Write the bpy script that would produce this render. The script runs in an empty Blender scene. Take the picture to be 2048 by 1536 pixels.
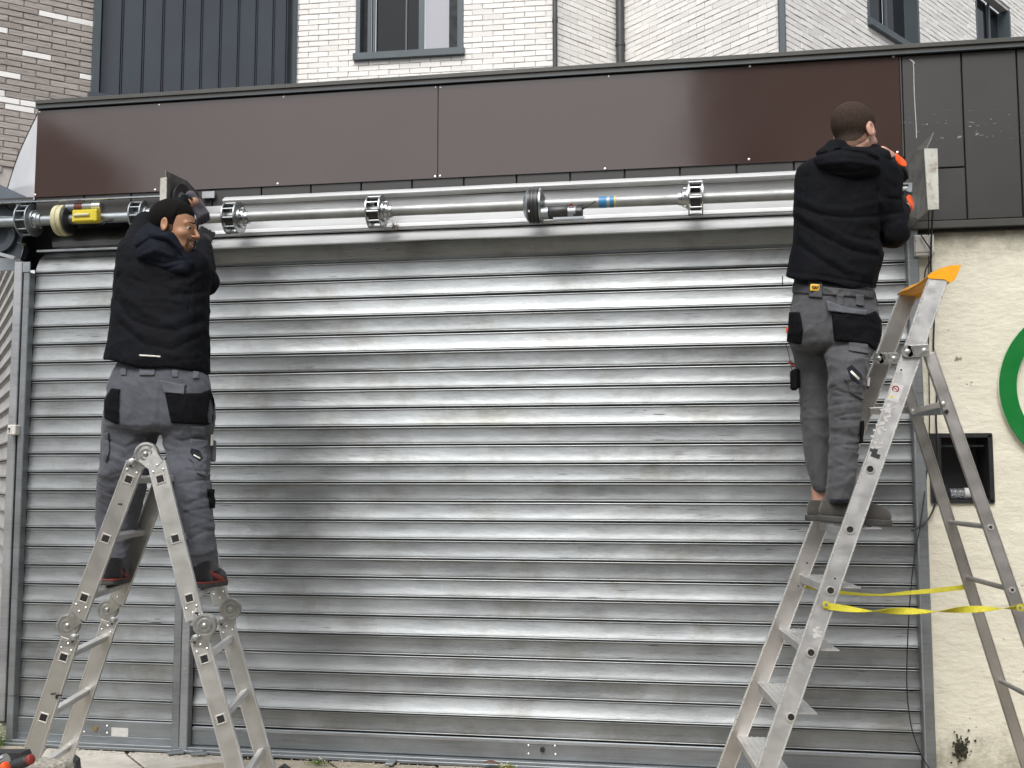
import bpy, math, random
import numpy as np
from mathutils import Vector, Matrix
random.seed(7)
rng = np.random.default_rng(7)
SC = bpy.context.scene
COL = SC.collection

# ------------------------------------------------------------------ camera
FPX = 2100.0
YAW, PIT, ROL = .163851186, .0877790622, -.000726
CAM = np.array([0, -5.6, 1.432])
_F = np.array([-math.sin(YAW)*math.cos(PIT), math.cos(YAW)*math.cos(PIT), math.sin(PIT)])
_R0 = np.array([math.cos(YAW), math.sin(YAW), 0.0]); _U0 = np.cross(_R0, _F)
_R = _R0*math.cos(ROL) + _U0*math.sin(ROL); _U = -_R0*math.sin(ROL) + _U0*math.cos(ROL)
cd = bpy.data.cameras.new('camera'); cam = bpy.data.objects.new('camera', cd); COL.objects.link(cam)
cd.sensor_width = 36.0; cd.lens = FPX/2048*36.0; cd.clip_start = .05; cd.clip_end = 500
cam.matrix_world = Matrix(((_R[0], _U[0], -_F[0], CAM[0]), (_R[1], _U[1], -_F[1], CAM[1]), (_R[2], _U[2], -_F[2], CAM[2]), (0, 0, 0, 1)))
SC.camera = cam

def at(px, py, y=None, x=None, z=None):
    """real-world point whose direction from the viewpoint was measured, at a known wall distance"""
    v = _F*FPX + _R*(px-1024) - _U*(py-768)
    if y is not None: t = (y-CAM[1])/v[1]
    elif x is not None: t = (x-CAM[0])/v[0]
    else: t = (z-CAM[2])/v[2]
    return CAM + v*t
def pjv(P):
    q = P - CAM; dd = q@_F
    return 1024 + FPX*(q@_R)/dd, 768 - FPX*(q@_U)/dd

# ------------------------------------------------------------------ world, sun, exposure
SUN_EL, SUN_AZ = math.radians(52), math.radians(186)
w = bpy.data.worlds.new('World'); SC.world = w; w.use_nodes = True
nt = w.node_tree; nt.nodes.clear()
sky = nt.nodes.new('ShaderNodeTexSky'); sky.sky_type = 'NISHITA'; sky.sun_disc = False
sky.sun_elevation = SUN_EL; sky.sun_rotation = SUN_AZ; sky.dust_density = 3.5; sky.air_density = 1.0; sky.ozone_density = 1.0
hs = nt.nodes.new('ShaderNodeHueSaturation'); hs.inputs['Saturation'].default_value = .22
bg = nt.nodes.new('ShaderNodeBackground'); bg.inputs['Strength'].default_value = .125
wo = nt.nodes.new('ShaderNodeOutputWorld')
nt.links.new(sky.outputs[0], hs.inputs['Color']); nt.links.new(hs.outputs[0], bg.inputs[0]); nt.links.new(bg.outputs[0], wo.inputs[0])
sd = bpy.data.lights.new('sun', 'SUN'); sd.energy = 1.1; sd.angle = math.radians(35); sd.color = (1, .97, .93)
sun = bpy.data.objects.new('sun', sd); COL.objects.link(sun)
# rotation 0 of the sky points to +Y, growing clockwise seen from above
sdir = Vector((math.sin(SUN_AZ)*math.cos(SUN_EL), math.cos(SUN_AZ)*math.cos(SUN_EL), math.sin(SUN_EL)))
sun.rotation_euler = sdir.to_track_quat('Z', 'Y').to_euler()
SC.view_settings.view_transform = 'Standard'; SC.view_settings.look = 'None'
SC.view_settings.exposure = 0.85; SC.view_settings.gamma = 1.0; SC.view_settings.use_curve_mapping = False

# ------------------------------------------------------------------ materials
class MT:
    def __init__(s, name):
        s.m = bpy.data.materials.new(name); s.m.use_nodes = True; s.t = s.m.node_tree
        s.b = s.t.nodes['Principled BSDF']; s._tc = None
    def n(s, t, **k):
        o = s.t.nodes.new(t)
        for a, v in k.items(): setattr(o, a, v)
        return o
    def l(s, a, b): s.t.links.new(a, b)
    def tc(s, scale=(1, 1, 1), world=False):
        c = s.n('ShaderNodeTexCoord'); mp = s.n('ShaderNodeMapping'); mp.inputs['Scale'].default_value = scale
        if world:
            g = s.n('ShaderNodeNewGeometry'); s.l(g.outputs['Position'], mp.inputs[0])
        else: s.l(c.outputs['Object'], mp.inputs[0])
        return mp.outputs[0]
    def noise(s, vec, scale, detail=4, rough=.55, dist=0):
        o = s.n('ShaderNodeTexNoise'); o.inputs['Scale'].default_value = scale; o.inputs['Detail'].default_value = detail
        o.inputs['Roughness'].default_value = rough; o.inputs['Distortion'].default_value = dist
        s.l(vec, o.inputs['Vector']); return o.outputs['Fac']
    def ramp(s, fac, stops, interp='LINEAR'):
        r = s.n('ShaderNodeValToRGB'); r.color_ramp.interpolation = interp; e = r.color_ramp.elements
        while len(e) < len(stops): e.new(.5)
        for i, (p, c) in enumerate(stops):
            e[i].position = p; e[i].color = (c, c, c, 1) if isinstance(c, (int, float)) else (*c, 1)
        s.l(fac, r.inputs[0]); return r.outputs[0]
    def mix(s, fac, a, b, mode='MIX'):
        m = s.n('ShaderNodeMix', data_type='RGBA', blend_type=mode)
        for i, v in ((0, fac), (6, a), (7, b)):
            if hasattr(v, 'links'): s.l(v, m.inputs[i])
            elif isinstance(v, (int, float)): m.inputs[i].default_value = v if i == 0 else (v, v, v, 1)
            else: m.inputs[i].default_value = (*v, 1)
        return m.outputs[2]
    def bump(s, h, strength=.3, dist=.01, prev=None):
        b = s.n('ShaderNodeBump'); b.inputs['Strength'].default_value = strength; b.inputs['Distance'].default_value = dist
        s.l(h, b.inputs['Height'])
        if prev is not None: s.l(prev, b.inputs['Normal'])
        return b.outputs[0]
    def setc(s, c):
        if hasattr(c, 'links'): s.l(c, s.b.inputs['Base Color'])
        else: s.b.inputs['Base Color'].default_value = (*c, 1)
    def set(s, **k):
        for a, v in k.items():
            i = s.b.inputs[a.replace('_', ' ')]
            if hasattr(v, 'links'): s.l(v, i)
            else: i.default_value = v
        return s

def simple(name, c, rough=.5, metal=0., var=.12, scale=6, bump=0., bscale=60, spec=None, rvar=.08, world=True):
    m = MT(name); v = m.tc(world=world)
    n = m.noise(v, scale, 5)
    lo = tuple(max(0, x*(1-var)) for x in c); hi = tuple(min(1, x*(1+var)) for x in c)
    m.setc(m.ramp(n, [(.3, lo), (.7, hi)]))
    m.set(Metallic=metal, Roughness=m.ramp(m.noise(v, scale*2.3, 4), [(.3, max(0, rough-rvar)), (.7, min(1, rough+rvar))]))
    if spec is not None: m.set(Specular_IOR_Level=spec)
    if bump: m.set(Normal=m.bump(m.noise(v, bscale, 4), bump, .004))
    return m.m

def slat_mat(name, base=(.280, .294, .299), rough=.38, dirt=.75):
    m = MT(name); v = m.tc(world=True)
    oi = m.n('ShaderNodeObjectInfo')
    add = m.n('ShaderNodeVectorMath', operation='ADD'); m.l(v, add.inputs[0])
    cmb = m.n('ShaderNodeCombineXYZ'); mul = m.n('ShaderNodeMath', operation='MULTIPLY'); mul.inputs[1].default_value = 37.0
    m.l(oi.outputs['Random'], mul.inputs[0]); m.l(mul.outputs[0], cmb.inputs[0]); m.l(mul.outputs[0], cmb.inputs[1]); m.l(cmb.outputs[0], add.inputs[1])
    def sc(vec, s):
        mp = m.n('ShaderNodeMapping'); mp.inputs['Scale'].default_value = s; m.l(vec, mp.inputs[0]); return mp.outputs[0]
    a = add.outputs[0]
    streak = m.noise(sc(a, (1, 1, 22)), 5, 5, .6)              # long brushed bands
    blot = m.noise(sc(a, (1, 1, 2)), 2.3, 5, .6)
    vert = m.noise(sc(a, (30, 1, 2.2)), 3.0, 4, .7)            # vertical wash marks
    spang = m.noise(a, 70, 3, .6)
    c = m.mix(m.ramp(blot, [(.3, 0.), (.72, 1.)]), tuple(x*.78 for x in base), tuple(min(1, x*1.22) for x in base))
    c = m.mix(m.ramp(streak, [(.42, 0.), (.6, .35)]), c, tuple(min(1, x*1.25) for x in base))
    c = m.mix(m.ramp(vert, [(.60, 0.), (.80, .16)]), c, (.60, .61, .61))
    # warm grime
    gr = m.noise(sc(a, (1, 1, 1)), 3.1, 6, .65)
    c = m.mix(m.ramp(gr, [(.52, 0.), (.75, dirt)]), c, (.165, .16, .135))
    # scuffs: short dark rubbed dashes
    sc1 = m.noise(sc(a, (2.4, 1, 60)), 2.6, 3, .5); sc2 = m.noise(sc(a, (1, 1, 1)), 1.1, 2, .5)
    s1 = m.ramp(sc1, [(.655, 0.), (.69, .85)]); s2 = m.ramp(sc2, [(.5, 0.), (.62, 1.)])
    c = m.mix(m.mix(1., s1, s2, 'MULTIPLY'), c, (.05, .05, .05))
    # white chalky spots
    sp = m.noise(a, 26, 2, .5)
    c = m.mix(m.ramp(sp, [(.76, 0.), (.78, .3)]), c, (.65, .65, .64))
    m.setc(c)
    r = m.mix(.5, m.ramp(blot, [(.3, rough-.10), (.7, rough+.12)]), m.ramp(spang, [(.3, rough-.06), (.7, rough+.10)]))
    m.set(Metallic=.85, Roughness=r)
    h = m.noise(sc(a, (3, 1, 6)), 3, 3, .5)
    b1 = m.bump(h, .25, .006); m.set(Normal=m.bump(spang, .05, .001, b1))
    return m.m

M = {}
M['slat'] = slat_mat('galvanised_slat')
M['slat_side'] = slat_mat('galvanised_slat_pale', (.50, .48, .455), .6, .35)
M['guide'] = slat_mat('galvanised_guide', (.27, .29, .305), .5, .45)
M['guide_pale'] = slat_mat('galvanised_guide_pale', (.37, .38, .395), .55, .2)
def zinc_mat():
    m = MT('bright_zinc_sheet'); v = m.tc((1, 1, 14), True)
    c = m.ramp(m.noise(v, 3, 5, .6), [(.3, (.58, .59, .60)), (.7, (.70, .71, .72))])
    c = m.mix(m.ramp(m.noise(m.tc(world=True), 2.2, 4), [(.55, 0.), (.8, .35)]), c, (.38, .37, .35))
    m.setc(c); m.set(Metallic=.35, Roughness=m.ramp(m.noise(m.tc(world=True), 6, 4), [(.3, .3), (.7, .4)])); return m.m
M['zinc'] = zinc_mat()
M['steel'] = simple('bright_steel', (.40, .42, .43), .30, 1., .1, 9)
M['tube'] = simple('steel_tube', (.34, .35, .345), .52, .7, .15, 9)
M['grey_steel'] = simple('grey_zinc_steel', (.33, .36, .38), .45, .8, .15, 9)
M['alu'] = simple('ladder_aluminium', (.52, .51, .48), .42, .85, .10, 7, .06, 90)
M['alu_bright'] = simple('bright_aluminium', (.64, .635, .63), .38, .8, .14, 8, .05, 70)
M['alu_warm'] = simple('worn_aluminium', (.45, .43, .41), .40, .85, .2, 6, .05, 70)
M['lip'] = simple('polished_rung_lip', (.75, .74, .70), .3, .7, .06, 20)
M['dark_hole'] = simple('dark_hollow', (.012, .011, .010), .8, 0, .2, 20)
M['hinge'] = simple('cast_hinge_metal', (.40, .40, .38), .38, .85, .2, 30)
M['blackmetal'] = simple('black_painted_metal', (.02, .02, .022), .4, 0, .2, 12)
M['rubber'] = simple('black_rubber', (.022, .022, .024), .6, 0, .25, 30)
M['cable'] = simple('cable_black', (.016, .016, .017), .5, 0, .1, 30)
M['tiles'] = simple('anthracite_cladding', (.042, .041, .040), .42, 0, .10, 2.2, .05, 25, .5)
M['cap'] = simple('fascia_cap_metal', (.062, .062, .056), .45, .1, .12, 3)
M['bluegrey'] = simple('blue_grey_metal', (.055, .068, .082), .42, .2, .12, 2.5, .03, 12)
M['clad_dark'] = simple('blue_grey_cladding', (.050, .059, .073), .42, .15, .12, 1.2, .03, 8)
M['clad_seam'] = simple('cladding_seam', (.045, .052, .064), .5, .1, .1, 3)
M['frame_metal'] = simple('window_frame_metal', (.062, .080, .090), .4, .1, .08, 3)
M['pipe'] = simple('downpipe_metal', (.060, .062, .066), .38, .3, .25, 5)
M['plastic_white'] = simple('off_white_plastic', (.62, .61, .57), .45, 0, .05, 12)
M['yellow'] = simple('yellow_plastic', (.62, .50, .03), .4, 0, .1, 20)
M['cream_motor'] = simple('cream_motor_paint', (.50, .48, .30), .45, 0, .12, 15)
M['orange_cap'] = simple('orange_yellow_plastic', (.85, .37, .012), .38, 0, .08, 14)
M['strap'] = simple('yellow_webbing', (.48, .43, .02), .7, 0, .14, 60, .3, 300)
M['bluetape'] = simple('blue_tape', (.03, .20, .42), .4, 0, .1, 20)
M['screw'] = simple('bright_screw', (.7, .7, .68), .3, .8, .1, 50)
M['motor_black'] = simple('motor_black', (.028, .028, .03), .38, 0, .2, 20)
M['redbrown'] = simple('red_brown_label', (.12, .03, .02), .5)
M['brass'] = simple('brass_lock', (.42, .32, .14), .35, .9, .2, 40)
M['label_paper'] = simple('worn_label', (.50, .49, .475), .7, 0, .12, 60)
M['mortar_grey'] = simple('mortar_pale', (.44, .41, .385), .9, 0, .12, 8, .4, 60)
M['mortar_white'] = simple('mortar_white_wall', (.63, .605, .58), .9, 0, .08, 8, .3, 60)
M['interior'] = simple('dark_interior', (.012, .014, .017), .7)
M['render_far'] = simple('plaster_far', (.36, .34, .31), .85, 0, .12, .6)
M['window_far'] = simple('far_window_glass', (.03, .035, .04), .12)
M['weed'] = simple('weed_green', (.13, .20, .035), .55, 0, .45, 14)
M['moss'] = simple('moss_yellow_green', (.22, .22, .05), .8, 0, .4, 30)
M['dryleaf'] = simple('dry_leaf', (.12, .05, .025), .6, 0, .3, 30)
M['flower'] = simple('tiny_white_flower', (.75, .75, .65), .6)
M['debris'] = simple('pale_debris', (.55, .50, .42), .9, 0, .4, 90)
M['green'] = simple('green_sign_paint', (.004, .16, .028), .38, 0, .06, 5)
M['green_edge'] = simple('sign_edge_pale', (.55, .62, .48), .6, 0, .1, 20)
M['concrete'] = simple('aggregate_concrete', (.30, .28, .24), .9, 0, .55, 75, .8, 90)
M['orange_rub'] = simple('orange_rubber', (.75, .09, .015), .5, 0, .1, 30)
M['chrome'] = simple('chrome', (.75, .75, .75), .12, 1., .05)
M['moss_dark'] = simple('dark_moss', (.035, .034, .02), .95, 0, .5, 50, .8, 80)

def panel_mat():
    m = MT('brown_gloss_panel'); v = m.tc(world=True)
    n = m.noise(v, .8, 3); c = m.ramp(n, [(.35, (.046, .028, .024)), (.65, (.056, .035, .030))])
    scr = m.noise(m.tc((1, 1, 8), True), 7, 6, .7); c = m.mix(m.ramp(scr, [(.70, 0.), (.78, .10)]), c, (.3, .28, .27))
    m.setc(c); m.set(Roughness=m.ramp(m.noise(v, 5, 5), [(.3, .07), (.7, .12)]), Specular_IOR_Level=.68, Coat_Weight=.08, Coat_Roughness=.06)
    m.set(Normal=m.bump(m.noise(v, 1.0, 2), .07, .03)); return m.m
M['brown'] = panel_mat()

def tile_scuffed():
    m = MT('anthracite_cladding_scuffed'); v = m.tc(world=True)
    c = m.ramp(m.noise(v, 2.2, 4), [(.3, (.038, .038, .037)), (.7, (.048, .047, .046))])
    sp = m.noise(m.tc((1, 1, 3), True), 22, 5, .65)
    sep = m.n('ShaderNodeSeparateXYZ'); m.l(v, sep.inputs[0])
    mt_ = m.n('ShaderNodeMath', operation='SUBTRACT'); mt_.inputs[1].default_value = 3.21; m.l(sep.outputs[2], mt_.inputs[0])
    ab = m.n('ShaderNodeMath', operation='ABSOLUTE'); m.l(mt_.outputs[0], ab.inputs[0])
    bd = m.ramp(ab.outputs[0], [(.02, 1.), (.10, 0.)])
    f = m.mix(1., m.ramp(sp, [(.64, 0.), (.68, .85)]), bd, 'MULTIPLY')
    c = m.mix(f, c, (.6, .6, .58)); m.setc(c); m.set(Roughness=.42, Normal=m.bump(m.noise(v, 25, 3), .05, .004)); return m.m
M['tiles_scuffed'] = tile_scuffed()

def plaster_mat():
    m = MT('cream_render'); v = m.tc(world=True)
    c = m.ramp(m.noise(v, 1.6, 6, .6), [(.3, (.63, .60, .49)), (.7, (.72, .69, .575))])
    pit = m.noise(m.tc((1, 1, 1.6), True), 34, 5, .7); c = m.mix(m.ramp(pit, [(.25, .55), (.36, 0.)]), c, (.26, .22, .16))
    st = m.noise(m.tc((1, 1, .5), True), 4.5, 7, .7); c = m.mix(m.ramp(st, [(.62, 0.), (.78, .45)]), c, (.36, .32, .26))
    sep = m.n('ShaderNodeSeparateXYZ'); m.l(v, sep.inputs[0])
    # splash dirt at the foot and soot under the fascia
    ns = m.noise(v, 9, 7, .75)
    a = m.n('ShaderNodeMath', operation='MULTIPLY_ADD'); a.inputs[1].default_value = .9; m.l(ns, a.inputs[0]); m.l(sep.outputs[2], a.inputs[2])
    c = m.mix(m.ramp(a.outputs[0], [(.36, .75), (.64, 0.)]), c, (.17, .16, .11))
    b = m.n('ShaderNodeMath', operation='MULTIPLY_ADD'); b.inputs[1].default_value = .35; m.l(ns, b.inputs[0]); m.l(sep.outputs[2], b.inputs[2])
    dv = m.n('ShaderNodeMath', operation='SUBTRACT'); dv.inputs[1].default_value = 2.3; m.l(b.outputs[0], dv.inputs[0])
    c = m.mix(m.ramp(dv.outputs[0], [(.38, 0.), (.56, .75)]), c, (.16, .14, .11))
    spk = m.noise(v, 16, 3, .5); c = m.mix(m.ramp(spk, [(.715, 0.), (.75, .8)]), c, (.12, .09, .05))
    m.setc(c); m.set(Roughness=.92)
    h1 = m.noise(m.tc((1, 1, 2.2), True), 24, 5, .62); b1 = m.bump(h1, .45, .010)
    m.set(Normal=m.bump(m.noise(v, 130, 4), .35, .003, b1)); return m.m
M['plaster'] = plaster_mat()

def brick_mat(name, lo, hi, pale=None, bump=.35):
    m = MT(name); v = m.tc(world=True); oi = m.n('ShaderNodeObjectInfo')
    c = m.ramp(oi.outputs['Random'], [(0, lo), (.5, tuple((a+b)/2 for a, b in zip(lo, hi))), (1, hi)])
    n = m.noise(m.tc((1, 1, 4), True), 9, 6, .65)
    c = m.mix(m.ramp(n, [(.45, 0.), (.7, .38 if bump > .3 else .12)]), c, tuple(x*.62 for x in lo))
    m.setc(c); m.set(Roughness=.85, Normal=m.bump(n, bump, .012)); return m.m
M['brick_grey'] = brick_mat('grey_brown_brick', (.31, .275, .252), (.40, .36, .33), bump=.8)
M['brick_white'] = brick_mat('white_glazed_brick', (.74, .72, .69), (.83, .815, .79), bump=.15)
M['brick_bright'] = simple('pure_white_brick', (.80, .79, .77), .55, 0, .03, 6)

def paving_mat(name, lo, hi, stain):
    m = MT(name); v = m.tc(world=True); oi = m.n('ShaderNodeObjectInfo')
    c = m.ramp(m.noise(v, 4, 7, .65), [(.3, lo), (.7, hi)])
    c = m.mix(m.ramp(m.noise(v, 11, 6, .7), [(.5, 0.), (.68, .55)]), c, stain)
    c = m.mix(m.ramp(oi.outputs['Random'], [(0, 0.), (1, .25)]), c, (.30, .25, .17))
    m.setc(c); m.set(Roughness=.88, Normal=m.bump(m.noise(v, 40, 6, .7), .5, .006)); return m.m
M['paving'] = paving_mat('limestone_paving', (.28, .245, .185), (.42, .385, .32), (.19, .165, .125))
M['paving_white'] = paving_mat('pale_paving', (.46, .44, .40), (.60, .58, .54), (.27, .245, .195))
M['joint'] = simple('dirt_joint', (.075, .065, .045), .95, 0, .4, 40, .8, 80)
M['asphalt'] = simple('asphalt', (.085, .085, .083), .85, 0, .2, 3, .5, 120)

def glass_mat():
    m = MT('window_glass_dark'); m.setc((.004, .006, .008)); m.set(Roughness=.05, Specular_IOR_Level=.3); return m.m
M['glass'] = glass_mat()
def pale_glass():
    m = MT('window_glass_pale_blind'); m.setc((.36, .365, .40)); m.set(Roughness=.25); return m.m
M['glass_pale'] = pale_glass()
def bottle_mat():
    m = MT('clear_bottle_plastic'); m.setc((.9, .92, .97)); m.set(Roughness=.08, Transmission_Weight=.9, IOR=1.4); return m.m
M['bottle'] = bottle_mat()
def sheet_mat():
    m = MT('pale_translucent_sheet'); v = m.tc(world=True)
    m.setc(m.ramp(m.noise(v, 3, 4), [(.3, (.50, .50, .52)), (.7, (.62, .62, .63))])); m.set(Roughness=.12, Specular_IOR_Level=.9); return m.m
M['sheet'] = sheet_mat()

def cloth(name, c, var=.12, bs=500, bump=.25, rough=.9, sheen=.2, big=7):
    m = MT(name); v = m.tc(world=False)
    n = m.noise(v, big, 5, .6); lo = tuple(x*(1-var) for x in c); hi = tuple(x*(1+var) for x in c)
    m.setc(m.ramp(n, [(.3, lo), (.7, hi)])); m.set(Roughness=rough, Sheen_Weight=sheen, Specular_IOR_Level=.14)
    b = m.bump(m.noise(v, 22, 5, .55, .15), .4, .014)
    m.set(Normal=m.bump(m.noise(v, bs, 2), bump, .0015, b)); return m.m
M['jacket'] = cloth('black_softshell', (.0030, .0035, .0055), .25, rough=.8, sheen=.0)
M['jacket_in'] = cloth('black_shirt', (.006, .006, .008), .2)
M['hood'] = cloth('navy_black_hood', (.0055, .0075, .0135), .25, rough=.75, sheen=.0)
M['trouser'] = cloth('slate_grey_work_fabric', (.082, .087, .102), .16, sheen=.1)
M['trouser2'] = cloth('grey_work_fabric', (.077, .079, .085), .16, sheen=.1)
M['flap'] = cloth('grey_work_flap', (.105, .110, .125), .12, sheen=.1)
M['pocket'] = cloth('black_cordura', (.0032, .0034, .0048), .2, rough=.85, sheen=.0)
M['hemdark'] = cloth('dark_hem', (.010, .012, .018), .2)
M['shoe_black'] = cloth('black_shoe_mesh', (.012, .012, .013), .3)
M['shoe_grey'] = cloth('grey_suede', (.060, .056, .050), .2)
M['sole'] = simple('grey_rubber_sole', (.045, .043, .040), .7, 0, .3, 40)
M['red'] = simple('red_shoe_trim', (.22, .025, .02), .6, 0, .2, 40)
M['glove_grey'] = cloth('grey_glove', (.075, .07, .085), .15)
M['glove_black'] = cloth('black_glove', (.010, .010, .011), .2)
M['glove_orange'] = cloth('orange_glove_pad', (.85, .10, .015), .05, sheen=.1)
M['reflect'] = simple('reflective_strip', (.62, .62, .55), .5)
M['belt'] = simple('dark_webbing_belt', (.028, .029, .033), .6, 0, .2, 60)
M['buckle'] = simple('yellow_belt_tab', (.78, .47, .04), .5, 0, .05, 30)
M['ink'] = simple('black_ink', (.008, .008, .008), .6)
def skin_mat(name, c):
    m = MT(name); v = m.tc(world=False)
    m.setc(m.ramp(m.noise(v, 14, 5), [(.3, tuple(x*.88 for x in c)), (.7, tuple(min(1, x*1.1) for x in c))]))
    m.set(Roughness=.5, Subsurface_Weight=.12, Subsurface_Radius=(1., .3, .15), Subsurface_Scale=.01)
    m.set(Normal=m.bump(m.noise(v, 160, 4), .12, .001)); return m.m
M['skin_tan'] = skin_mat('tan_skin', (.38, .195, .11))
M['skin_pale'] = skin_mat('fair_skin', (.47, .26, .19))
def hair_mat(name, c):
    m = MT(name); v = m.tc((1, 1, 1)); n = m.noise(v, 260, 3, .7)
    m.setc(m.ramp(n, [(.35, tuple(x*.5 for x in c)), (.65, tuple(x*1.5 for x in c))])); m.set(Roughness=.9, Specular_IOR_Level=.15, Normal=m.bump(n, .6, .003)); return m.m
M['hair_black'] = hair_mat('black_cropped_hair', (.0055, .0045, .004))
M['hair_fade'] = hair_mat('faded_stubble', (.085, .048, .030))
M['hair_brown'] = hair_mat('brown_buzz_cut', (.045, .031, .024))
M['hair_fade_brown'] = hair_mat('brown_faded_neckline', (.16, .092, .066))
M['eye_white'] = simple('eye_white', (.6, .57, .54), .2)
M['eye_dark'] = simple('eye_iris', (.012, .007, .005), .15)
M['teeth'] = simple('teeth', (.62, .58, .5), .35)
M['lip_mat'] = simple('lips', (.30, .12, .10), .5)

# ------------------------------------------------------------------ object helpers
ORG = {}
def props(o, label=None, cat=None, group=None, kind=None):
    if label: o['label'] = label
    if cat: o['category'] = cat
    if group: o['group'] = group
    if kind: o['kind'] = kind
    return o
def thing(name, label, cat, loc=(0, 0, 0), group=None, kind=None):
    o = bpy.data.objects.new(name, None); COL.objects.link(o); o.location = tuple(float(v) for v in loc); o.empty_display_size = .1
    props(o, label, cat, group, kind); ORG[o] = np.array(loc, float); return o
def link(name, me, parent=None, loc=(0, 0, 0), org=None):
    o = bpy.data.objects.new(name, me); COL.objects.link(o)
    if parent is not None: o.parent = parent
    o.location = loc
    ORG[o] = org if org is not None else np.zeros(3)
    return o
def mesh(name, V, Fc, mat, parent=None, smooth=False, kind=None, label=None, autos=None):
    """verts in world metres; stored relative to the parent thing's base"""
    org = ORG.get(parent, np.zeros(3)) if parent is not None else np.zeros(3)
    V = np.asarray(V, float) - org
    me = bpy.data.meshes.new(name); me.from_pydata(V.tolist(), [], [tuple(f) for f in Fc]); me.update()
    mats = mat if isinstance(mat, (list, tuple)) else [mat]
    for m_ in mats: me.materials.append(M[m_] if isinstance(m_, str) else m_)
    if smooth:
        me.shade_smooth()
        if autos: me.set_sharp_from_angle(angle=math.radians(autos))
    o = link(name, me, parent, org=org); props(o, label, None, None, kind); return o

def frame(d, up=(0, 0, 1)):
    d = np.asarray(d, float); d = d/np.linalg.norm(d); up = np.asarray(up, float)
    s = np.cross(d, up)
    if np.linalg.norm(s) < 1e-5: s = np.cross(d, (1, 0, 0))
    s /= np.linalg.norm(s); u = np.cross(s, d); return s, d, u

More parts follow.
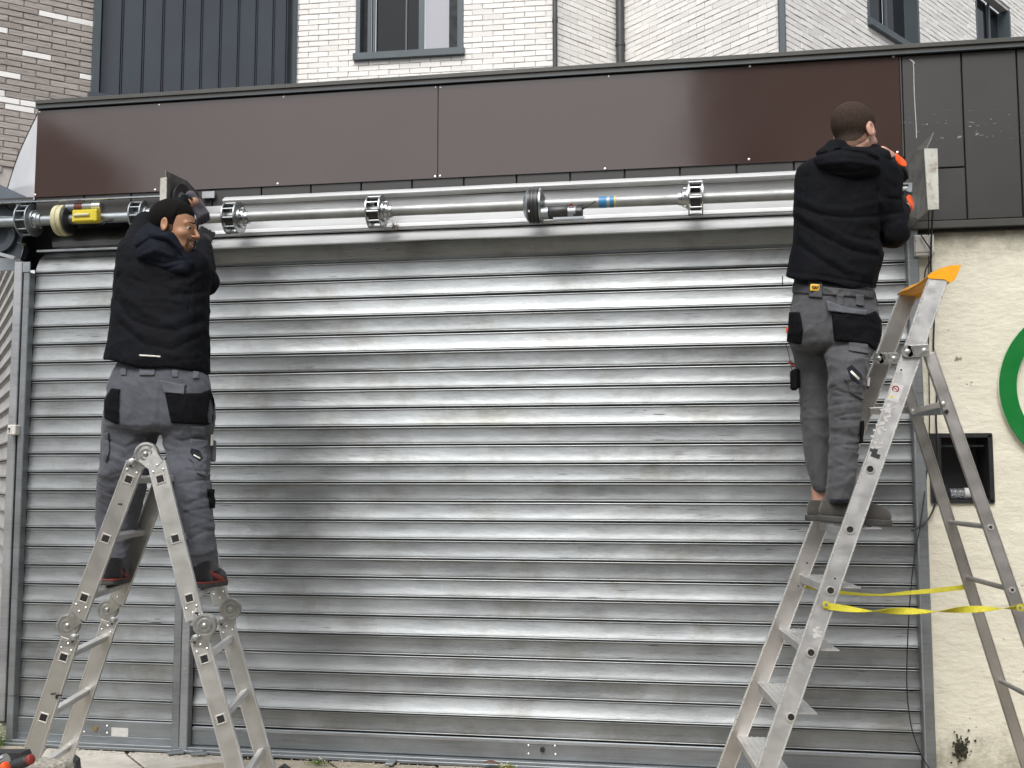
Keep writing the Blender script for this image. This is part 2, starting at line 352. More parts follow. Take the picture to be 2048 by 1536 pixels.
class MB:
    def __init__(s): s.v = []; s.f = []
    def add(s, V, Fc):
        n = len(s.v); s.v += [tuple(map(float, p)) for p in V]; s.f += [tuple(i+n for i in f) for f in Fc]; return s
    def box(s, c, size, ax=None, ch=0.0):
        c = np.asarray(c, float); h = np.asarray(size, float)/2
        if ax is None: ax = np.eye(3)
        ax = np.asarray(ax)
        if ch <= 0:
            V = [c + ax[0]*x*h[0] + ax[1]*y*h[1] + ax[2]*z*h[2] for x in (-1, 1) for y in (-1, 1) for z in (-1, 1)]
            return s.add(V, [(0, 1, 3, 2), (4, 6, 7, 5), (0, 4, 5, 1), (2, 3, 7, 6), (0, 2, 6, 4), (1, 5, 7, 3)])
        # chamfered box via convex hull-like construction
        V = []; idx = {}
        for x in (-1, 1):
            for y in (-1, 1):
                for z in (-1, 1):
                    for k in range(3):
                        q = [x*h[0], y*h[1], z*h[2]]
                        for j in range(3):
                            if j != k: q[j] -= math.copysign(min(ch, h[j]*.45), q[j])
                        idx[(x, y, z, k)] = len(V); V.append(c + ax[0]*q[0] + ax[1]*q[1] + ax[2]*q[2])
        Fc = []
        def orient(f):
            P = [np.array(V[i]) for i in f]; n = np.cross(P[1]-P[0], P[2]-P[0]); m_ = sum(P)/len(P) - c
            return f if n@m_ > 0 else f[::-1]
        for k in range(3):
            o1, o2 = [j for j in range(3) if j != k]
            for sg in (-1, 1):
                f = []
                for a, b in ((-1, -1), (1, -1), (1, 1), (-1, 1)):
                    t = [0, 0, 0]; t[k] = sg; t[o1] = a; t[o2] = b; f.append(idx[(*t, k)])
                Fc.append(orient(tuple(f)))
            for a in (-1, 1):
                for b in (-1, 1):
                    t = [0, 0, 0]; t[o1] = a; t[o2] = b
                    t0 = t[:]; t0[k] = -1; t1 = t[:]; t1[k] = 1
                    Fc.append(orient((idx[(*t0, o1)], idx[(*t1, o1)], idx[(*t1, o2)], idx[(*t0, o2)])))
        for x in (-1, 1):
            for y in (-1, 1):
                for z in (-1, 1): Fc.append(orient(tuple(idx[(x, y, z, k)] for k in range(3))))
        return s.add(V, Fc)
    def beam(s, a, b, w_, h_, up=(0, 0, 1), ch=0.):
        a = np.asarray(a, float); b = np.asarray(b, float); S, D, U_ = frame(b-a, up)
        return s.box((a+b)/2, (w_, np.linalg.norm(b-a), h_), (S, D, U_), ch)
    def cyl(s, a, b, r, n=16, r2=None, cap=True):
        a = np.asarray(a, float); b = np.asarray(b, float); r2 = r if r2 is None else r2
        S, D, U_ = frame(b-a, (0, 0, 1) if abs((b-a)[2]) < .9*np.linalg.norm(b-a) else (0, 1, 0))
        V = []
        for p, rr in ((a, r), (b, r2)):
            for i in range(n):
                t = 2*math.pi*i/n; V.append(p + S*math.cos(t)*rr + U_*math.sin(t)*rr)
        Fc = [(i, (i+1) % n, n+(i+1) % n, n+i) for i in range(n)]
        if cap: Fc += [tuple(range(n))[::-1], tuple(range(n, 2*n))]
        return s.add(V, Fc)
    def lathe(s, a, d, prof, n=28):
        """prof: list of (distance along axis, radius)"""
        a = np.asarray(a, float); S, D, U_ = frame(d, (0, 0, 1) if abs(d[2]) < .9 else (0, 1, 0)); V = []; Fc = []
        for t, r in prof:
            for i in range(n):
                q = 2*math.pi*i/n; V.append(a + D*t + S*math.cos(q)*r + U_*math.sin(q)*r)
        for k in range(len(prof)-1):
            for i in range(n): Fc.append((k*n+i, k*n+(i+1) % n, (k+1)*n+(i+1) % n, (k+1)*n+i))
        Fc += [tuple(range(n))[::-1], tuple(range((len(prof)-1)*n, len(prof)*n))]
        return s.add(V, Fc)
    def tube(s, pts, r, n=8, smooth=4):
        P = [np.asarray(p, float) for p in pts]
        if smooth and len(P) > 2:
            Q = []
            for i in range(len(P)-1):
                p0 = P[max(i-1, 0)]; p1 = P[i]; p2 = P[i+1]; p3 = P[min(i+2, len(P)-1)]
                for k in range(smooth):
                    t = k/smooth
                    Q.append(.5*((2*p1)+(-p0+p2)*t+(2*p0-5*p1+4*p2-p3)*t*t+(-p0+3*p1-3*p2+p3)*t**3))
            Q.append(P[-1]); P = Q
        V = []; Fc = []; S = None
        for i, p in enumerate(P):
            d = P[min(i+1, len(P)-1)] - P[max(i-1, 0)]; d = d/np.linalg.norm(d)
            if S is None: S, D, U_ = frame(d, (0, 1, .01))
            S = S - d*(S@d); S /= np.linalg.norm(S); U_ = np.cross(S, d)
            for k in range(n):
                t = 2*math.pi*k/n; V.append(p + S*math.cos(t)*r + U_*math.sin(t)*r)
        for i in range(len(P)-1):
            for k in range(n): Fc.append((i*n+k, i*n+(k+1) % n, (i+1)*n+(k+1) % n, (i+1)*n+k))
        Fc += [tuple(range(n))[::-1], tuple(range((len(P)-1)*n, len(P)*n))]
        return s.add(V, Fc)
    def prism(s, poly, off):
        """closed 3-D polygon swept by the vector off"""
        n = len(poly); off = np.asarray(off, float); P = [np.asarray(p, float) for p in poly]
        V = P + [p+off for p in P]
        Fc = [tuple(range(n))[::-1], tuple(range(n, 2*n))] + [(i, (i+1) % n, n+(i+1) % n, n+i) for i in range(n)]
        return s.add(V, Fc)
    def ring(s, c, S, U_, N, ro, ri, th, n=48, a0=0, a1=2*math.pi, chf=0):
        V = []; Fc = []; full = abs(a1-a0-2*math.pi) < 1e-6; m_ = n if full else n+1
        for i in range(m_):
            t = a0+(a1-a0)*i/n; d = S*math.cos(t)+U_*math.sin(t)
            V += [c+d*ri, c+d*ro, c+d*ro+N*th, c+d*ri+N*th]
        for i in range(n):
            j = (i+1) % m_
            for k in range(4): Fc.append((i*4+k, i*4+(k+1) % 4, j*4+(k+1) % 4, j*4+k))
        if not full: Fc += [(0, 1, 2, 3), (n*4+3, n*4+2, n*4+1, n*4)]
        return s.add(V, Fc)
    def make(s, name, mat, parent=None, smooth=False, kind=None, label=None, autos=35):
        return mesh(name, s.v, s.f, mat, parent, smooth, kind, label, autos)

def weathered(name, a, b, c_, rough):
    m = MT(name); v = m.tc(world=True); c = m.mix(m.ramp(m.noise(v, 7, 6, .65), [(.35, 0.), (.65, 1.)]), a, b)
    c = m.mix(m.ramp(m.noise(v, 19, 6, .7), [(.52, 0.), (.68, .85)]), c, c_); m.setc(c); m.set(Metallic=.35, Roughness=rough, Normal=m.bump(m.noise(v, 60, 4), .2, .003)); return m.m
M['plate_old'] = weathered('weathered_plate_steel', (.10, .10, .095), (.20, .20, .185), (.11, .085, .055), .5)
M['flange_old'] = weathered('weathered_flange', (.42, .42, .38), (.58, .58, .53), (.20, .15, .09), .55)

# ================================================================== SETTING
GZ = -.08
def quad(name, x0, x1, y0, y1, z, mat, **k):
    o = mesh(name, [(x0, y0, z), (x1, y0, z), (x1, y1, z), (x0, y1, z)], [(0, 1, 2, 3)], mat); props(o, kind='structure'); return o
quad('ground', -90, 90, -110, 90, -.22, 'asphalt')
pav = MB().box((-.2, -2.0, -.145), (16, 4.02, .11)).make('pavement', 'joint'); props(pav, kind='structure')
ORG[pav] = np.zeros(3)
quad('footpath', -8.1, 7.7, -3.98, -1.72, -.084, 'paving')
quad('road', -60, 60, -14, -4.06, -.214, 'asphalt')

def clip(poly, a, b, c):
    out = []
    for i in range(len(poly)):
        p, q = poly[i], poly[(i+1) % len(poly)]
        dp = a*p[0]+b*p[1]-c; dq = a*q[0]+b*q[1]-c
        if dp <= 0: out.append(p)
        if dp*dq < 0:
            t = dp/(dp-dq); out.append((p[0]+(q[0]-p[0])*t, p[1]+(q[1]-p[1])*t))
    return out
def shrink(poly, g):
    c = np.mean(poly, 0); return [tuple(np.array(p)+(c-np.array(p))/np.linalg.norm(c-np.array(p))*g) for p in poly]
ang0 = math.radians(33); ca, sa = math.cos(ang0), math.sin(ang0); sz = .47
gridp = {}
def gp(i, j):
    if (i, j) not in gridp:
        u = i*sz+rng.uniform(-.05, .05); v = j*sz*.8+rng.uniform(-.05, .05); gridp[i, j] = (u*ca-v*sa-1, u*sa+v*ca-.6)
    return gridp[i, j]
for i in range(-13, 13):
    for j in range(-10, 11):
        poly = [gp(i, j), gp(i+1, j), gp(i+1, j+1), gp(i, j+1)]
        for a, b, c in ((0, 1, -.075), (0, -1, 1.7), (1, 0, 2.9), (-1, 0, 4.9)):
            poly = clip(poly, a, b, c)
            if len(poly) < 3: break
        if len(poly) < 3: continue
        A = abs(sum(poly[k][0]*poly[(k+1) % len(poly)][1]-poly[(k+1) % len(poly)][0]*poly[k][1] for k in range(len(poly))))/2
        if A < .012: continue
        poly = shrink(poly, .009); top = GZ+rng.uniform(-.004, .006); cx = np.mean(poly, 0)
        n = len(poly); V = [(x, y, top-.05) for x, y in poly]+[(x, y, top-.006) for x, y in poly]+[(x, y, top) for x, y in shrink(poly, .008)]
        Fc = [tuple(range(2*n, 3*n))] + [(k+r*n, (k+1) % n+r*n, (k+1) % n+(r+1)*n, k+(r+1)*n) for r in (0, 1) for k in range(n)]
        Fc = [f if True else f for f in Fc]
        mesh('paving_stone', V, Fc, 'paving_white' if -3.55 < cx[0] < -2.62 and cx[1] > -.9 else 'paving', pav)

# ------------------------------------------------------------ roller shutters
def slat_profile(p, bow=.008):
    """(height above the slat's foot, distance proud of the curtain)"""
    return [(p, -.012), (p-.0020, -.006), (p-.0030, .002), (p-.0055, .0046), (p-.0085, .0046), (p-.0110, .0015), (p-.0118, -.0014), (p-.018, -.0014), (p*.66, .0000), (p*.50, .0016), (p*.36, .0040), (p*.25, .0064), (.0180, .0082), (.0140, .0088), (.0130, .0050), (.0118, .0052), (.0108, .0085), (.0085, .0104), (.0058, .0100), (.0042, .006), (.0034, -.004), (0, -.012)]
def slat(parent, z0, p, x0, x1, y0=0., tilt=0., mat='slat', prof=None, name='slat', nx=20, wav=.0007, cut=None):
    pr = prof or slat_profile(p)
    V = []; Fc = []; n = len(pr)
    ph = rng.uniform(0, 6.28, 4); am = rng.uniform(.4, 1.3, 4)*wav
    for i in range(nx+1):
        x = x0+(x1-x0)*i/nx
        wv = am[0]*math.sin(x*2.1+ph[0])+am[1]*math.sin(x*4.3+ph[1])+.5*am[2]*math.sin(x*9+ph[2])
        tl = tilt+.012*math.sin(x*1.7+ph[3])
        for z, o in pr: V.append((x, y0-o-wv*.6+(z-p/2)*math.tan(tl), z0+z+wv*.3))
    for i in range(nx):
        for k in range(n-1): Fc.append((i*n+k, i*n+k+1, (i+1)*n+k+1, (i+1)*n+k))
    return mesh(name, V, Fc, mat, parent, True, autos=50)

bk = mesh('light_leak_backing', [(-4.2, .6, -.1), (3.2, .6, -.1), (3.2, .6, 3.6), (-4.2, .6, 3.6)], [(0, 1, 2, 3)], 'interior'); props(bk, kind='structure')  # unseen dark plane added behind the slats to stop light leaking through

RX0, RX1 = -2.722, 1.13
sh = thing('roller_shutter', 'wide closed galvanised roller shutter of horizontal slats between the two ladders', 'roller shutter', (-.8, 0, -.05), 'galvanised roller shutters')
P = .10286
tl = {24: -.02, 23: .05, 22: .075, 21: .0, 20: .085, 19: -.03, 18: .045, 17: .04, 16: .065, 15: -.015, 14: .05, 13: .02, 12: -.035, 11: .03, 10: .06, 9: .02, 8: -.02, 7: .06, 6: .0, 5: .085, 4: -.045, 3: .05, 2: -.02, 1: .09, 0: -.045}
for k in range(25): slat(sh, .060+k*P, P, RX0, RX1, 0, (tl[k]-.015)*1.3+.055*(11-k)/12+rng.uniform(-.018, .018))
# bottom bar with lock and bolts
MB().box((-.796, -.004, .006), (3.845, .022, .100), ch=.004).make('bottom_bar', 'guide', sh)
MB().box((-.796, -.017, .044), (3.84, .005, .012)).make('bar_rib', 'guide_pale', sh)
lk = at(1085, 1499, y=-.02)
MB().cyl(lk+(0, 0, 0), lk+(0, -.008, 0), .013, 18).cyl(lk+(0, -.008, 0), lk+(0, -.012, 0), .007, 12).make('lock', 'blackmetal', sh, True)
for q in ((1057, 1491), (1110, 1492), (1057, 1508), (1111, 1509)):
    b = at(*q, y=-.016); MB().lathe(b, np.array([0, -1, 0]), [(0, .0065), (.002, .006), (.004, .003)], 10).make('bolt', 'screw', sh, True)
# top slats that bend over towards the shaft
def strip(parent, name, pts, x0, x1, mat, nx=24, th=.003, smooth=True):
    V = []; Fc = []; n = len(pts)
    ph = rng.uniform(0, 6.28, 3)
    for i in range(nx+1):
        x = x0+(x1-x0)*i/nx; wv = .0010*math.sin(x*3.1+ph[0])+.0006*math.sin(x*7+ph[1])
        for y, z in pts: V.append((x, y+wv, z+wv))
    for i in range(nx):
        for k in range(n-1): Fc.append((i*n+k, i*n+k+1, (i+1)*n+k+1, (i+1)*n+k))
    return mesh(name, V, Fc, mat, parent, smooth, autos=25)
strip(sh, 'slat', [(-.004, 2.630), (-.012, 2.634), (-.004, 2.640), (-.006, 2.648), (-.05, 2.690), (-.092, 2.712), (-.104, 2.714)], RX0+.01, RX1, 'slat')
strip(sh, 'slat', [(-.104, 2.7145), (-.112, 2.720), (-.106, 2.726), (-.09, 2.748), (-.062, 2.782), (-.054, 2.787), (-.046, 2.786)], RX0+.01, RX1, 'zinc')

csg = thing('shutter_box_back', 'bright bent zinc sheet behind the steel shaft above the wide shutter', 'shutter casing', (-.8, -.08, 2.79))
strip(csg, 'back_sheet', [(-.060, 2.791), (-.085, 2.795), (-.085, 2.801), (-.092, 2.804), (-.078, 2.822), (-.070, 2.828), (-.070, 2.972)], -2.73, 1.17, 'zinc')
strip(csg, 'top_sheet', [(-.072, 2.974), (-.128, 2.976), (-.135, 2.982), (-.128, 2.992), (-.098, 3.012), (-.082, 3.017)], -2.56, 1.17, 'zinc')
V = [(-2.62, -.086, 3.0), (-2.56, -.086, 3.0), (-2.56, -.086, 3.045), (-2.62, -.086, 3.045)]
MB().box((-2.665, -.088, 3.034), (.075, .012, .04)).make('end_clip', 'guide_pale', csg)

# narrow shutter
LX0, LX1 = -3.785, -2.812
s2 = thing('roller_shutter', 'narrow closed galvanised shutter beside the corner, behind the folding ladder', 'roller shutter', (-3.3, 0, -.02), 'galvanised roller shutters')
P2 = .1065
for k in range(24): slat(s2, .072+k*P2, P2, LX0, LX1+.02, 0, .02+rng.uniform(-.025, .025), nx=8)
MB().box(((LX0+LX1)/2, -.004, .026), (LX1-LX0+.02, .022, .089), ch=.004).make('bottom_bar', 'guide', s2)
strip(s2, 'slat', [(-.004, 2.629), (-.012, 2.634), (-.004, 2.64), (.000, 2.66), (.03, 2.72), (.08, 2.765), (.14, 2.785)], LX0, LX1+.02, 'slat', 8)
lk = at(191, 1457, y=-.016)
MB().cyl(lk, lk+(0, -.007, 0), .014, 18).cyl(lk+(0, -.007, 0), lk+(0, -.011, 0), .007, 12).make('lock', 'brass', s2, True)
for q in ((168, 1450), (214, 1452), (168, 1464), (214, 1466)):
    b = at(*q, y=-.015); MB().lathe(b, np.array([0, -1, 0]), [(0, .0065), (.002, .006), (.004, .003)], 10).make('bolt', 'screw', s2, True)
pl = at(223, 1455, y=-.0165); pr_ = at(256, 1474, y=-.0165)
MB().box(((pl[0]+pr_[0])/2, -.0158, (pl[2]+pr_[2])/2), (pr_[0]-pl[0], .0015, pl[2]-pr_[2])).make('worn_sticker', 'label_paper', s2)

# guides and mullion
g = thing('guide_rail', 'tall pale metal guide rail at the corner left of the narrow shutter', 'guide rail', (-3.82, -.03, -.07), 'vertical shutter guides')
MB().beam(at(42, 525, y=-.03)+(0, 0, 0), at(7, 1400, y=-.03)*[1, 1, 0]+[0, 0, .05], .052, .05, up=(0, 1, 0), ch=.004).make('outer_strip', 'guide_pale', g)
MB().beam(np.array([-3.805, -.032, 2.63]), np.array([-3.800, -.032, -.06]), .040, .056, up=(0, 1, 0), ch=.004).make('inner_strip', 'guide', g)
MB().box((-3.806, -.06, 2.66), (.045, .008, .06)).make('top_plate', 'guide', g)
g2 = thing('centre_mullion', 'grey metal post between the narrow and the wide shutter', 'mullion', (-2.77, -.03, -.07), 'vertical shutter guides')
MB().box((-2.797, -.030, 1.29), (.046, .056, 2.70), ch=.004).make('mullion_strip', 'guide', g2)
MB().box((-2.747, -.034, 1.28), (.046, .060, 2.72), ch=.004).make('mullion_strip', 'guide_pale', g2)
g3 = thing('guide_rail', 'grey metal guide rail right of the wide shutter, next to the cream wall', 'guide rail', (1.165, -.03, -.07), 'vertical shutter guides')
MB().box((1.156, -.030, 1.31), (.056, .070, 2.76), ch=.004).make('channel', 'guide', g3)
MB().box((1.134, -.052, 1.31), (.006, .040, 2.75)).make('lip', 'guide_pale', g3)

# threshold
th = thing('threshold_rail', 'dirty aluminium floor rail running along the foot of the shutters', 'threshold', (-1.3, -.04, GZ))
MB().box((-1.33, -.030, -.062), (5.0, .055, .030), ch=.003).box((-1.33, -.066, -.070), (5.0, .014, .018), ch=.003).make('rail', 'guide', th)
MB().box((-3.3, .004, -.033), (.97, .04, .032), ch=.002).make('rail_riser', 'guide', th)
for q in ((352, 1490), (398, 1500)):
    b = at(*q, y=-.10); b[2] = -.066
    S = np.array([math.cos(.5), math.sin(.5), 0]); T = np.array([-math.sin(.5), math.cos(.5), 0])
    MB().box(b, (.085, .05, .010), (S, T, (0, 0, 1)), .003).box(b+T*.028+(0, 0, .004), (.05, .02, .014), (S, T, (0, 0, 1)), .003).make('floor_catch', 'guide', th)
b = at(782, 1527, y=-.11); b[2] = -.064
MB().box(b, (.045, .09, .012), ch=.003).make('floor_catch', 'grey_steel', th)

# shutter round the corner
cs = thing('side_shutter', 'beige corrugated shutter turning the corner at the far left edge', 'roller shutter', (-3.875, .0, .2), 'galvanised roller shutters')
dv = np.array([-math.sin(math.radians(39)), math.cos(math.radians(39)), 0]); nn = np.array([-dv[1], dv[0], 0])
c0 = np.array([-3.862, -.02, 0])
for k in range(25):
    z0 = .36+k*.1065; pr = slat_profile(.1065); V = []; n = len(pr)
    for s_ in (0, 8.):
        for z, o in pr: V.append(c0+dv*s_+nn*(o*1.5+.0)+np.array([0, 0, z0+z]))
    mesh('slat', V, [(k2, n+k2, n+k2+1, k2+1) for k2 in range(n-1)], 'slat_side', cs, True, autos=50)
MB().beam(c0+[0, 0, 3.04]+nn*.02, c0+dv*8+[0, 0, 3.04]+nn*.02, .05, .05).make('top_rail', 'guide_pale', cs)
bw = thing('corner_plinth', 'stained cream masonry plinth at the left corner', 'plinth', (-4.0, .0, GZ))
MB().prism([c0+nn*.03+[.0, 0, -.09], c0+dv*8+nn*.03+[0, 0, -.09], c0+dv*8+nn*.03+[0, 0, .34], c0+nn*.03+[0, 0, .34]], -nn*.2).make('block', 'plaster', bw)

# key switch
ks = thing('key_switch', 'small white key switch box on the left corner guide', 'switch box', at(27, 860, y=-.06))
o = at(28, 860, y=-.075); MB().box(o, (.050, .05, .058), ch=.004).make('case', 'plastic_white', ks)
MB().box(o+(-.010, -.0265, 0), (.024, .004, .050), ch=.001).make('cover', 'plastic_white', ks)
MB().cyl(o+(-.010, -.028, .006), o+(-.010, -.033, .006), .006, 12).box(o+(-.010, -.0305, -.010), (.004, .002, .014)).make('keyhole', 'motor_black', ks)

# shutter box over the narrow shutter: open, dark inside
cb = thing('open_shutter_box', 'open dark housing over the narrow shutter with its cover taken off', 'shutter casing', (-3.4, .1, 2.75))
MB().box((-3.5, .30, 2.92), (1.55, .02, .40)).make('back_panel', 'grey_steel', cb)
MB().box((-3.5, .16, 3.075), (1.55, .40, .02)).make('top_panel', 'tiles', cb)
MB().box((-2.762, .14, 2.92), (.012, .40, .30)).make('cheek', 'tiles', cb)
a_ = at(-30, 408, y=-.10); b_ = at(327, 392.5, y=-.10)
MB().beam(a_, b_, .018, .010, ch=.002).make('front_rail', 'steel', cb)
strip(s2, 'slat', [(.10, 2.800), (.085, 2.81), (.075, 2.835), (.080, 2.865), (.10, 2.90), (.14, 2.93)], -3.74, -2.80, 'slat', 8)
MB().box((-3.30, .0, 2.765), (.96, .02, .012)).make('lower_rail', 'guide', cb)

# ------------------------------------------------------------ shafts, drums, motors
AX = np.array([1., 0, 0])
def drum(parent, xc, zc, yc, r=.092, wd=.075, mat='steel', name='spring_drum', hub=1):
    c = np.array([xc-wd/2, yc, zc]); S = np.array([0, 1., 0]); U_ = np.array([0, 0, 1.])
    m = MB()
    m.ring(c, S, U_, AX, r, r*.80, .007, 36); m.ring(c+AX*(wd-.007), S, U_, AX, r, r*.42, .007, 36)
    m.ring(c+AX*.0, S, U_, AX, r*.99, r*.30, .003, 36)
    d = m.make(name, mat, parent, True, autos=30)
    for i in range(10):
        t = 2*math.pi*i/10+.2; q = c+S*math.cos(t)*r*.91+U_*math.sin(t)*r*.91; MB().cyl(q+AX*.004, q+AX*(wd-.004), .005, 8).make('drum_spacer', mat, d)
    m = MB()
    for a1, a2 in ((.6, 2.1), (3.2, 4.4)):
        m.ring(c+AX*.012, S, U_, AX, r*.80, r*.765, wd-.024, 14, a1, a2)
    m.make('spring_case', 'motor_black', d)
    h = .055*hub
    MB().lathe(c+AX*(wd if hub > 0 else 0), AX*hub, [(0, r*.62), (.010, r*.60), (.012, r*.5), (.03, r*.46), (.034, r*.40), (.05, r*.38)], 28).make('hub', mat, d, True, autos=40)
    for i in range(5):
        t = i*1.256+.5; q = c+AX*(wd+.001 if hub > 0 else -.001)+S*math.cos(t)*r*.55+U_*math.sin(t)*r*.55; MB().cyl(q, q+AX*hub*.022, .0055, 6).make('hub_bolt', 'screw', d)
    return d
YS, ZS = -.235, 2.853
st = thing('winding_shaft', 'long bright steel shaft with drums and motor above the wide shutter', 'shutter shaft', (-.7, YS, ZS), 'exposed shutter shafts')
MB().cyl((-2.70, YS, ZS+.006), (1.10, YS, ZS-.004), .0295, 28).make('tube', 'tube', st, True, autos=60)
def xs(px, z=ZS): return float(at(px, 430-(px-400)*.034, y=YS)[0])
drum(st, xs(468), ZS, YS, .090, .075)
drum(st, xs(753), ZS, YS, .090, .078)
drum(st, xs(1391), ZS, YS, .092, .075, hub=-1)
xm = xs(1068)
mt = MB().lathe((xm-.055, YS, ZS-.004), AX, [(0, .030), (.004, .05), (.022, .082), (.030, .086)], 36).make('motor_cone', 'grey_steel', st, True, autos=30)
MB().lathe((xm-.025, YS, ZS-.004), AX, [(0, .086), (.002, .094), (.012, .094), (.014, .091), (.018, .091), (.020, .094), (.03, .094), (.032, .091), (.036, .091), (.038, .094), (.052, .094), (.054, .088)], 40).make('belt_ring', 'motor_black', st, True, autos=30)
MB().lathe((xm+.030, YS, ZS-.004), AX, [(0, .088), (.003, .092), (.013, .092), (.014, .084), (.022, .060), (.03, .04)], 36).make('motor_flange', 'steel', st, True, autos=30)
MB().box((xm+.005-.018, YS-.0945, ZS-.055), (.008, .002, .012)).make('motor_mark', 'label_paper', st)
mz = ZS-.058; my = YS-.045
MB().lathe((xm+.045, my, mz), AX, [(0, .03), (.03, .032), (.06, .031), (.18, .031), (.185, .026)], 24).make('motor_barrel', 'grey_steel', st, True, autos=40)
MB().lathe((xm+.082, my, mz+.004), AX, [(0, .034), (.003, .036), (.10, .036), (.103, .034)], 24).make('motor_sleeve', 'motor_black', st, True, autos=40)
MB().lathe((xm+.212, my, mz-.002), AX, [(0, .028), (.002, .030), (.045, .030), (.05, .02)], 24).make('brake', 'motor_black', st, True, autos=40)
MB().box((xm+.190, my-.02, mz-.035), (.16, .012, .012)).make('motor_foot', 'grey_steel', st)
MB().tube([(xm+.195, my-.03, mz+.02), (xm+.205, my-.035, mz+.035), (xm+.215, my-.028, mz+.02)], .004, 6).make('red_wire', 'red', st, True)
MB().tube([(xm+.255, my, mz+.012), (xm+.275, my-.005, mz+.02), (xm+.33, my-.01, mz+.050)], .004, 6).make('wire', 'cable', st, True)
for px, wd_, mt_ in ((1206, .040, 'bluetape'), (1224, .020, 'bluetape'), (1231, .008, 'yellow')):
    MB().cyl((xs(px)-wd_/2, YS, ZS), (xs(px)+wd_/2, YS, ZS), .0305 if mt_ == 'bluetape' else .0302, 28).make('tape', mt_, st, True, autos=60)
YL, ZL = -.05, 2.915
s3 = thing('winding_shaft', 'grey shaft with yellow-boxed motor inside the open housing over the narrow shutter', 'shutter shaft', (-3.4, YL, ZL), 'exposed shutter shafts')
def xl(px): return float(at(px, 440, y=YL)[0])
ZL = float(at(95, 441, y=YL)[2])
MB().cyl((xl(-60), YL, ZL), (-2.74, YL, ZL), .030, 28).make('tube', 'grey_steel', s3, True, autos=60)
drum(s3, xl(58), ZL+.005, YL, .096, .075, 'grey_steel')
drum(s3, xl(282), ZL+.003, YL, .088, .075, 'grey_steel')
xm = xl(132)
MB().lathe((xm-.05, YL, ZL-.004), AX, [(0, .075), (.004, .090), (.03, .092), (.034, .086), (.040, .092), (.062, .090), (.066, .06)], 36).make('motor_ring', 'cream_motor', s3, True, autos=30)
MB().lathe((xm+.016, YL, ZL-.004), AX, [(0, .080), (.012, .080), (.016, .05)], 30).make('motor_inner', 'motor_black', s3, True, autos=30)
yb = at(173, 433, y=YL-.07)
MB().box(yb, (.155, .05, .072), ch=.005).make('yellow_box', 'yellow', s3, True, autos=25)
MB().cyl(yb+(-.06, -.027, .003), yb+(.035, -.027, .003), .010, 14).make('capacitor', 'cream_motor', s3, True, autos=40)
MB().box(yb+(0, -.022, -.025), (.12, .012, .006)).make('box_rib', 'yellow', s3)
tb = at(190, 413, y=YL-.02)
MB().cyl((xm+.02, tb[1], tb[2]), (xm+.235, tb[1], tb[2]), .026, 20).make('motor_barrel', 'grey_steel', s3, True, autos=40)
MB().cyl((xm+.075, tb[1], tb[2]), (xm+.125, tb[1], tb[2]), .0265, 20).make('motor_label', 'redbrown', s3, True, autos=40)
MB().cyl((xm+.185, tb[1]-.001, tb[2]), (xm+.238, tb[1]-.001, tb[2]), .0275, 20).make('motor_cap', 'screw', s3, True, autos=40)
MB().tube([at(232, 418, y=YL), at(225, 440, y=YL-.03), at(208, 442, y=YL-.05)], .004, 6).tube([at(205, 450, y=YL-.03), at(232, 432, y=YL-.02), at(260, 421, y=YL)], .004, 6).make('wire', 'cable', s3, True)

# left corner bracket
cbk = thing('corner_bracket', 'dark blue steel bracket carrying the shaft end at the far left', 'bracket', at(10, 450, y=-.02))
def ppoly(pts, y): return [at(*q, y=y) for q in pts]
MB().prism(ppoly([(-40, 400), (8, 408), (20, 421), (38, 424), (47, 446), (46, 476), (54, 500), (50, 516), (-40, 514)], .02), (0, .02, 0)).make('plate', 'bluegrey', cbk)
MB().prism(ppoly([(-30, 431), (40, 433), (40, 452), (-30, 452)], -.04), (0, .04, 0)).make('arm', 'grey_steel', cbk)
MB().box(at(19, 437, y=-.042), (.028, .004, .008)).make('slot', 'dark_hole', cbk)
MB().ring(at(0, 470, y=-.0), np.array([1., 0, 0]), np.array([0, 0, 1.]), np.array([0, -1., 0]), .105, .06, .012, 40).make('wheel', 'bluegrey', cbk, True, autos=30)
for q in ((25, 459), (36, 485), (28, 461)): MB().cyl(at(*q, y=.0), at(*q, y=-.012), .004, 8).make('bolt', 'screw', cbk)
MB().beam(at(-20, 503, y=-.03), at(30, 516, y=-.03), .02, .02).make('strut', 'guide_pale', cbk)
rb = thing('side_fascia_box', 'dark blue-grey metal housing going round the left corner', 'fascia', at(10, 390, y=0))
f0 = at(66, 404, y=-.05)
MB().prism([at(66, 404, y=-.055), at(-60, 407, y=-.055), at(-60, 345, y=.12), at(10, 379, y=.25)], (0, .01, .012)).make('sloped_cover', 'bluegrey', rb)

# ------------------------------------------------------------ fascia
fa = thing('shop_fascia', 'long brown and anthracite metal fascia above the shutters', 'fascia', (-.8, -.07, 3.07))
X0, X1 = -3.765, 3.0
MB().box(((X0+X1)/2, .00, 3.30), (X1-X0, .09, .62)).make('backing', 'blackmetal', fa)
MB().box(((X0+X1)/2-.002, .11, 3.631), (X1-X0+.012, .40, .052), ch=.003).make('top_cap', 'cap', fa)
MB().box(((X0+X1)/2, .2, 3.64), (X1-X0, .6, .02)).make('cap_return', 'cap', fa)
MB().box(((X0+X1)/2-.002, -.094, 3.604), (X1-X0+.010, .008, .006)).make('cap_drip', 'frame_metal', fa)
xb = [-3.762, -3.45, -3.155] + [-2.65+.2935*i for i in range(13)] + [1.127]
xb[2:4] = [-3.155, -2.86, -2.653]
xb = sorted(set(round(x, 3) for x in xb))
for a, b in zip(xb[:-1], xb[1:]):
    MB().box(((a+b)/2, -.055, 3.09), (b-a-.007, .022, .34), ch=.0025).make('cladding_tile', 'tiles', fa)
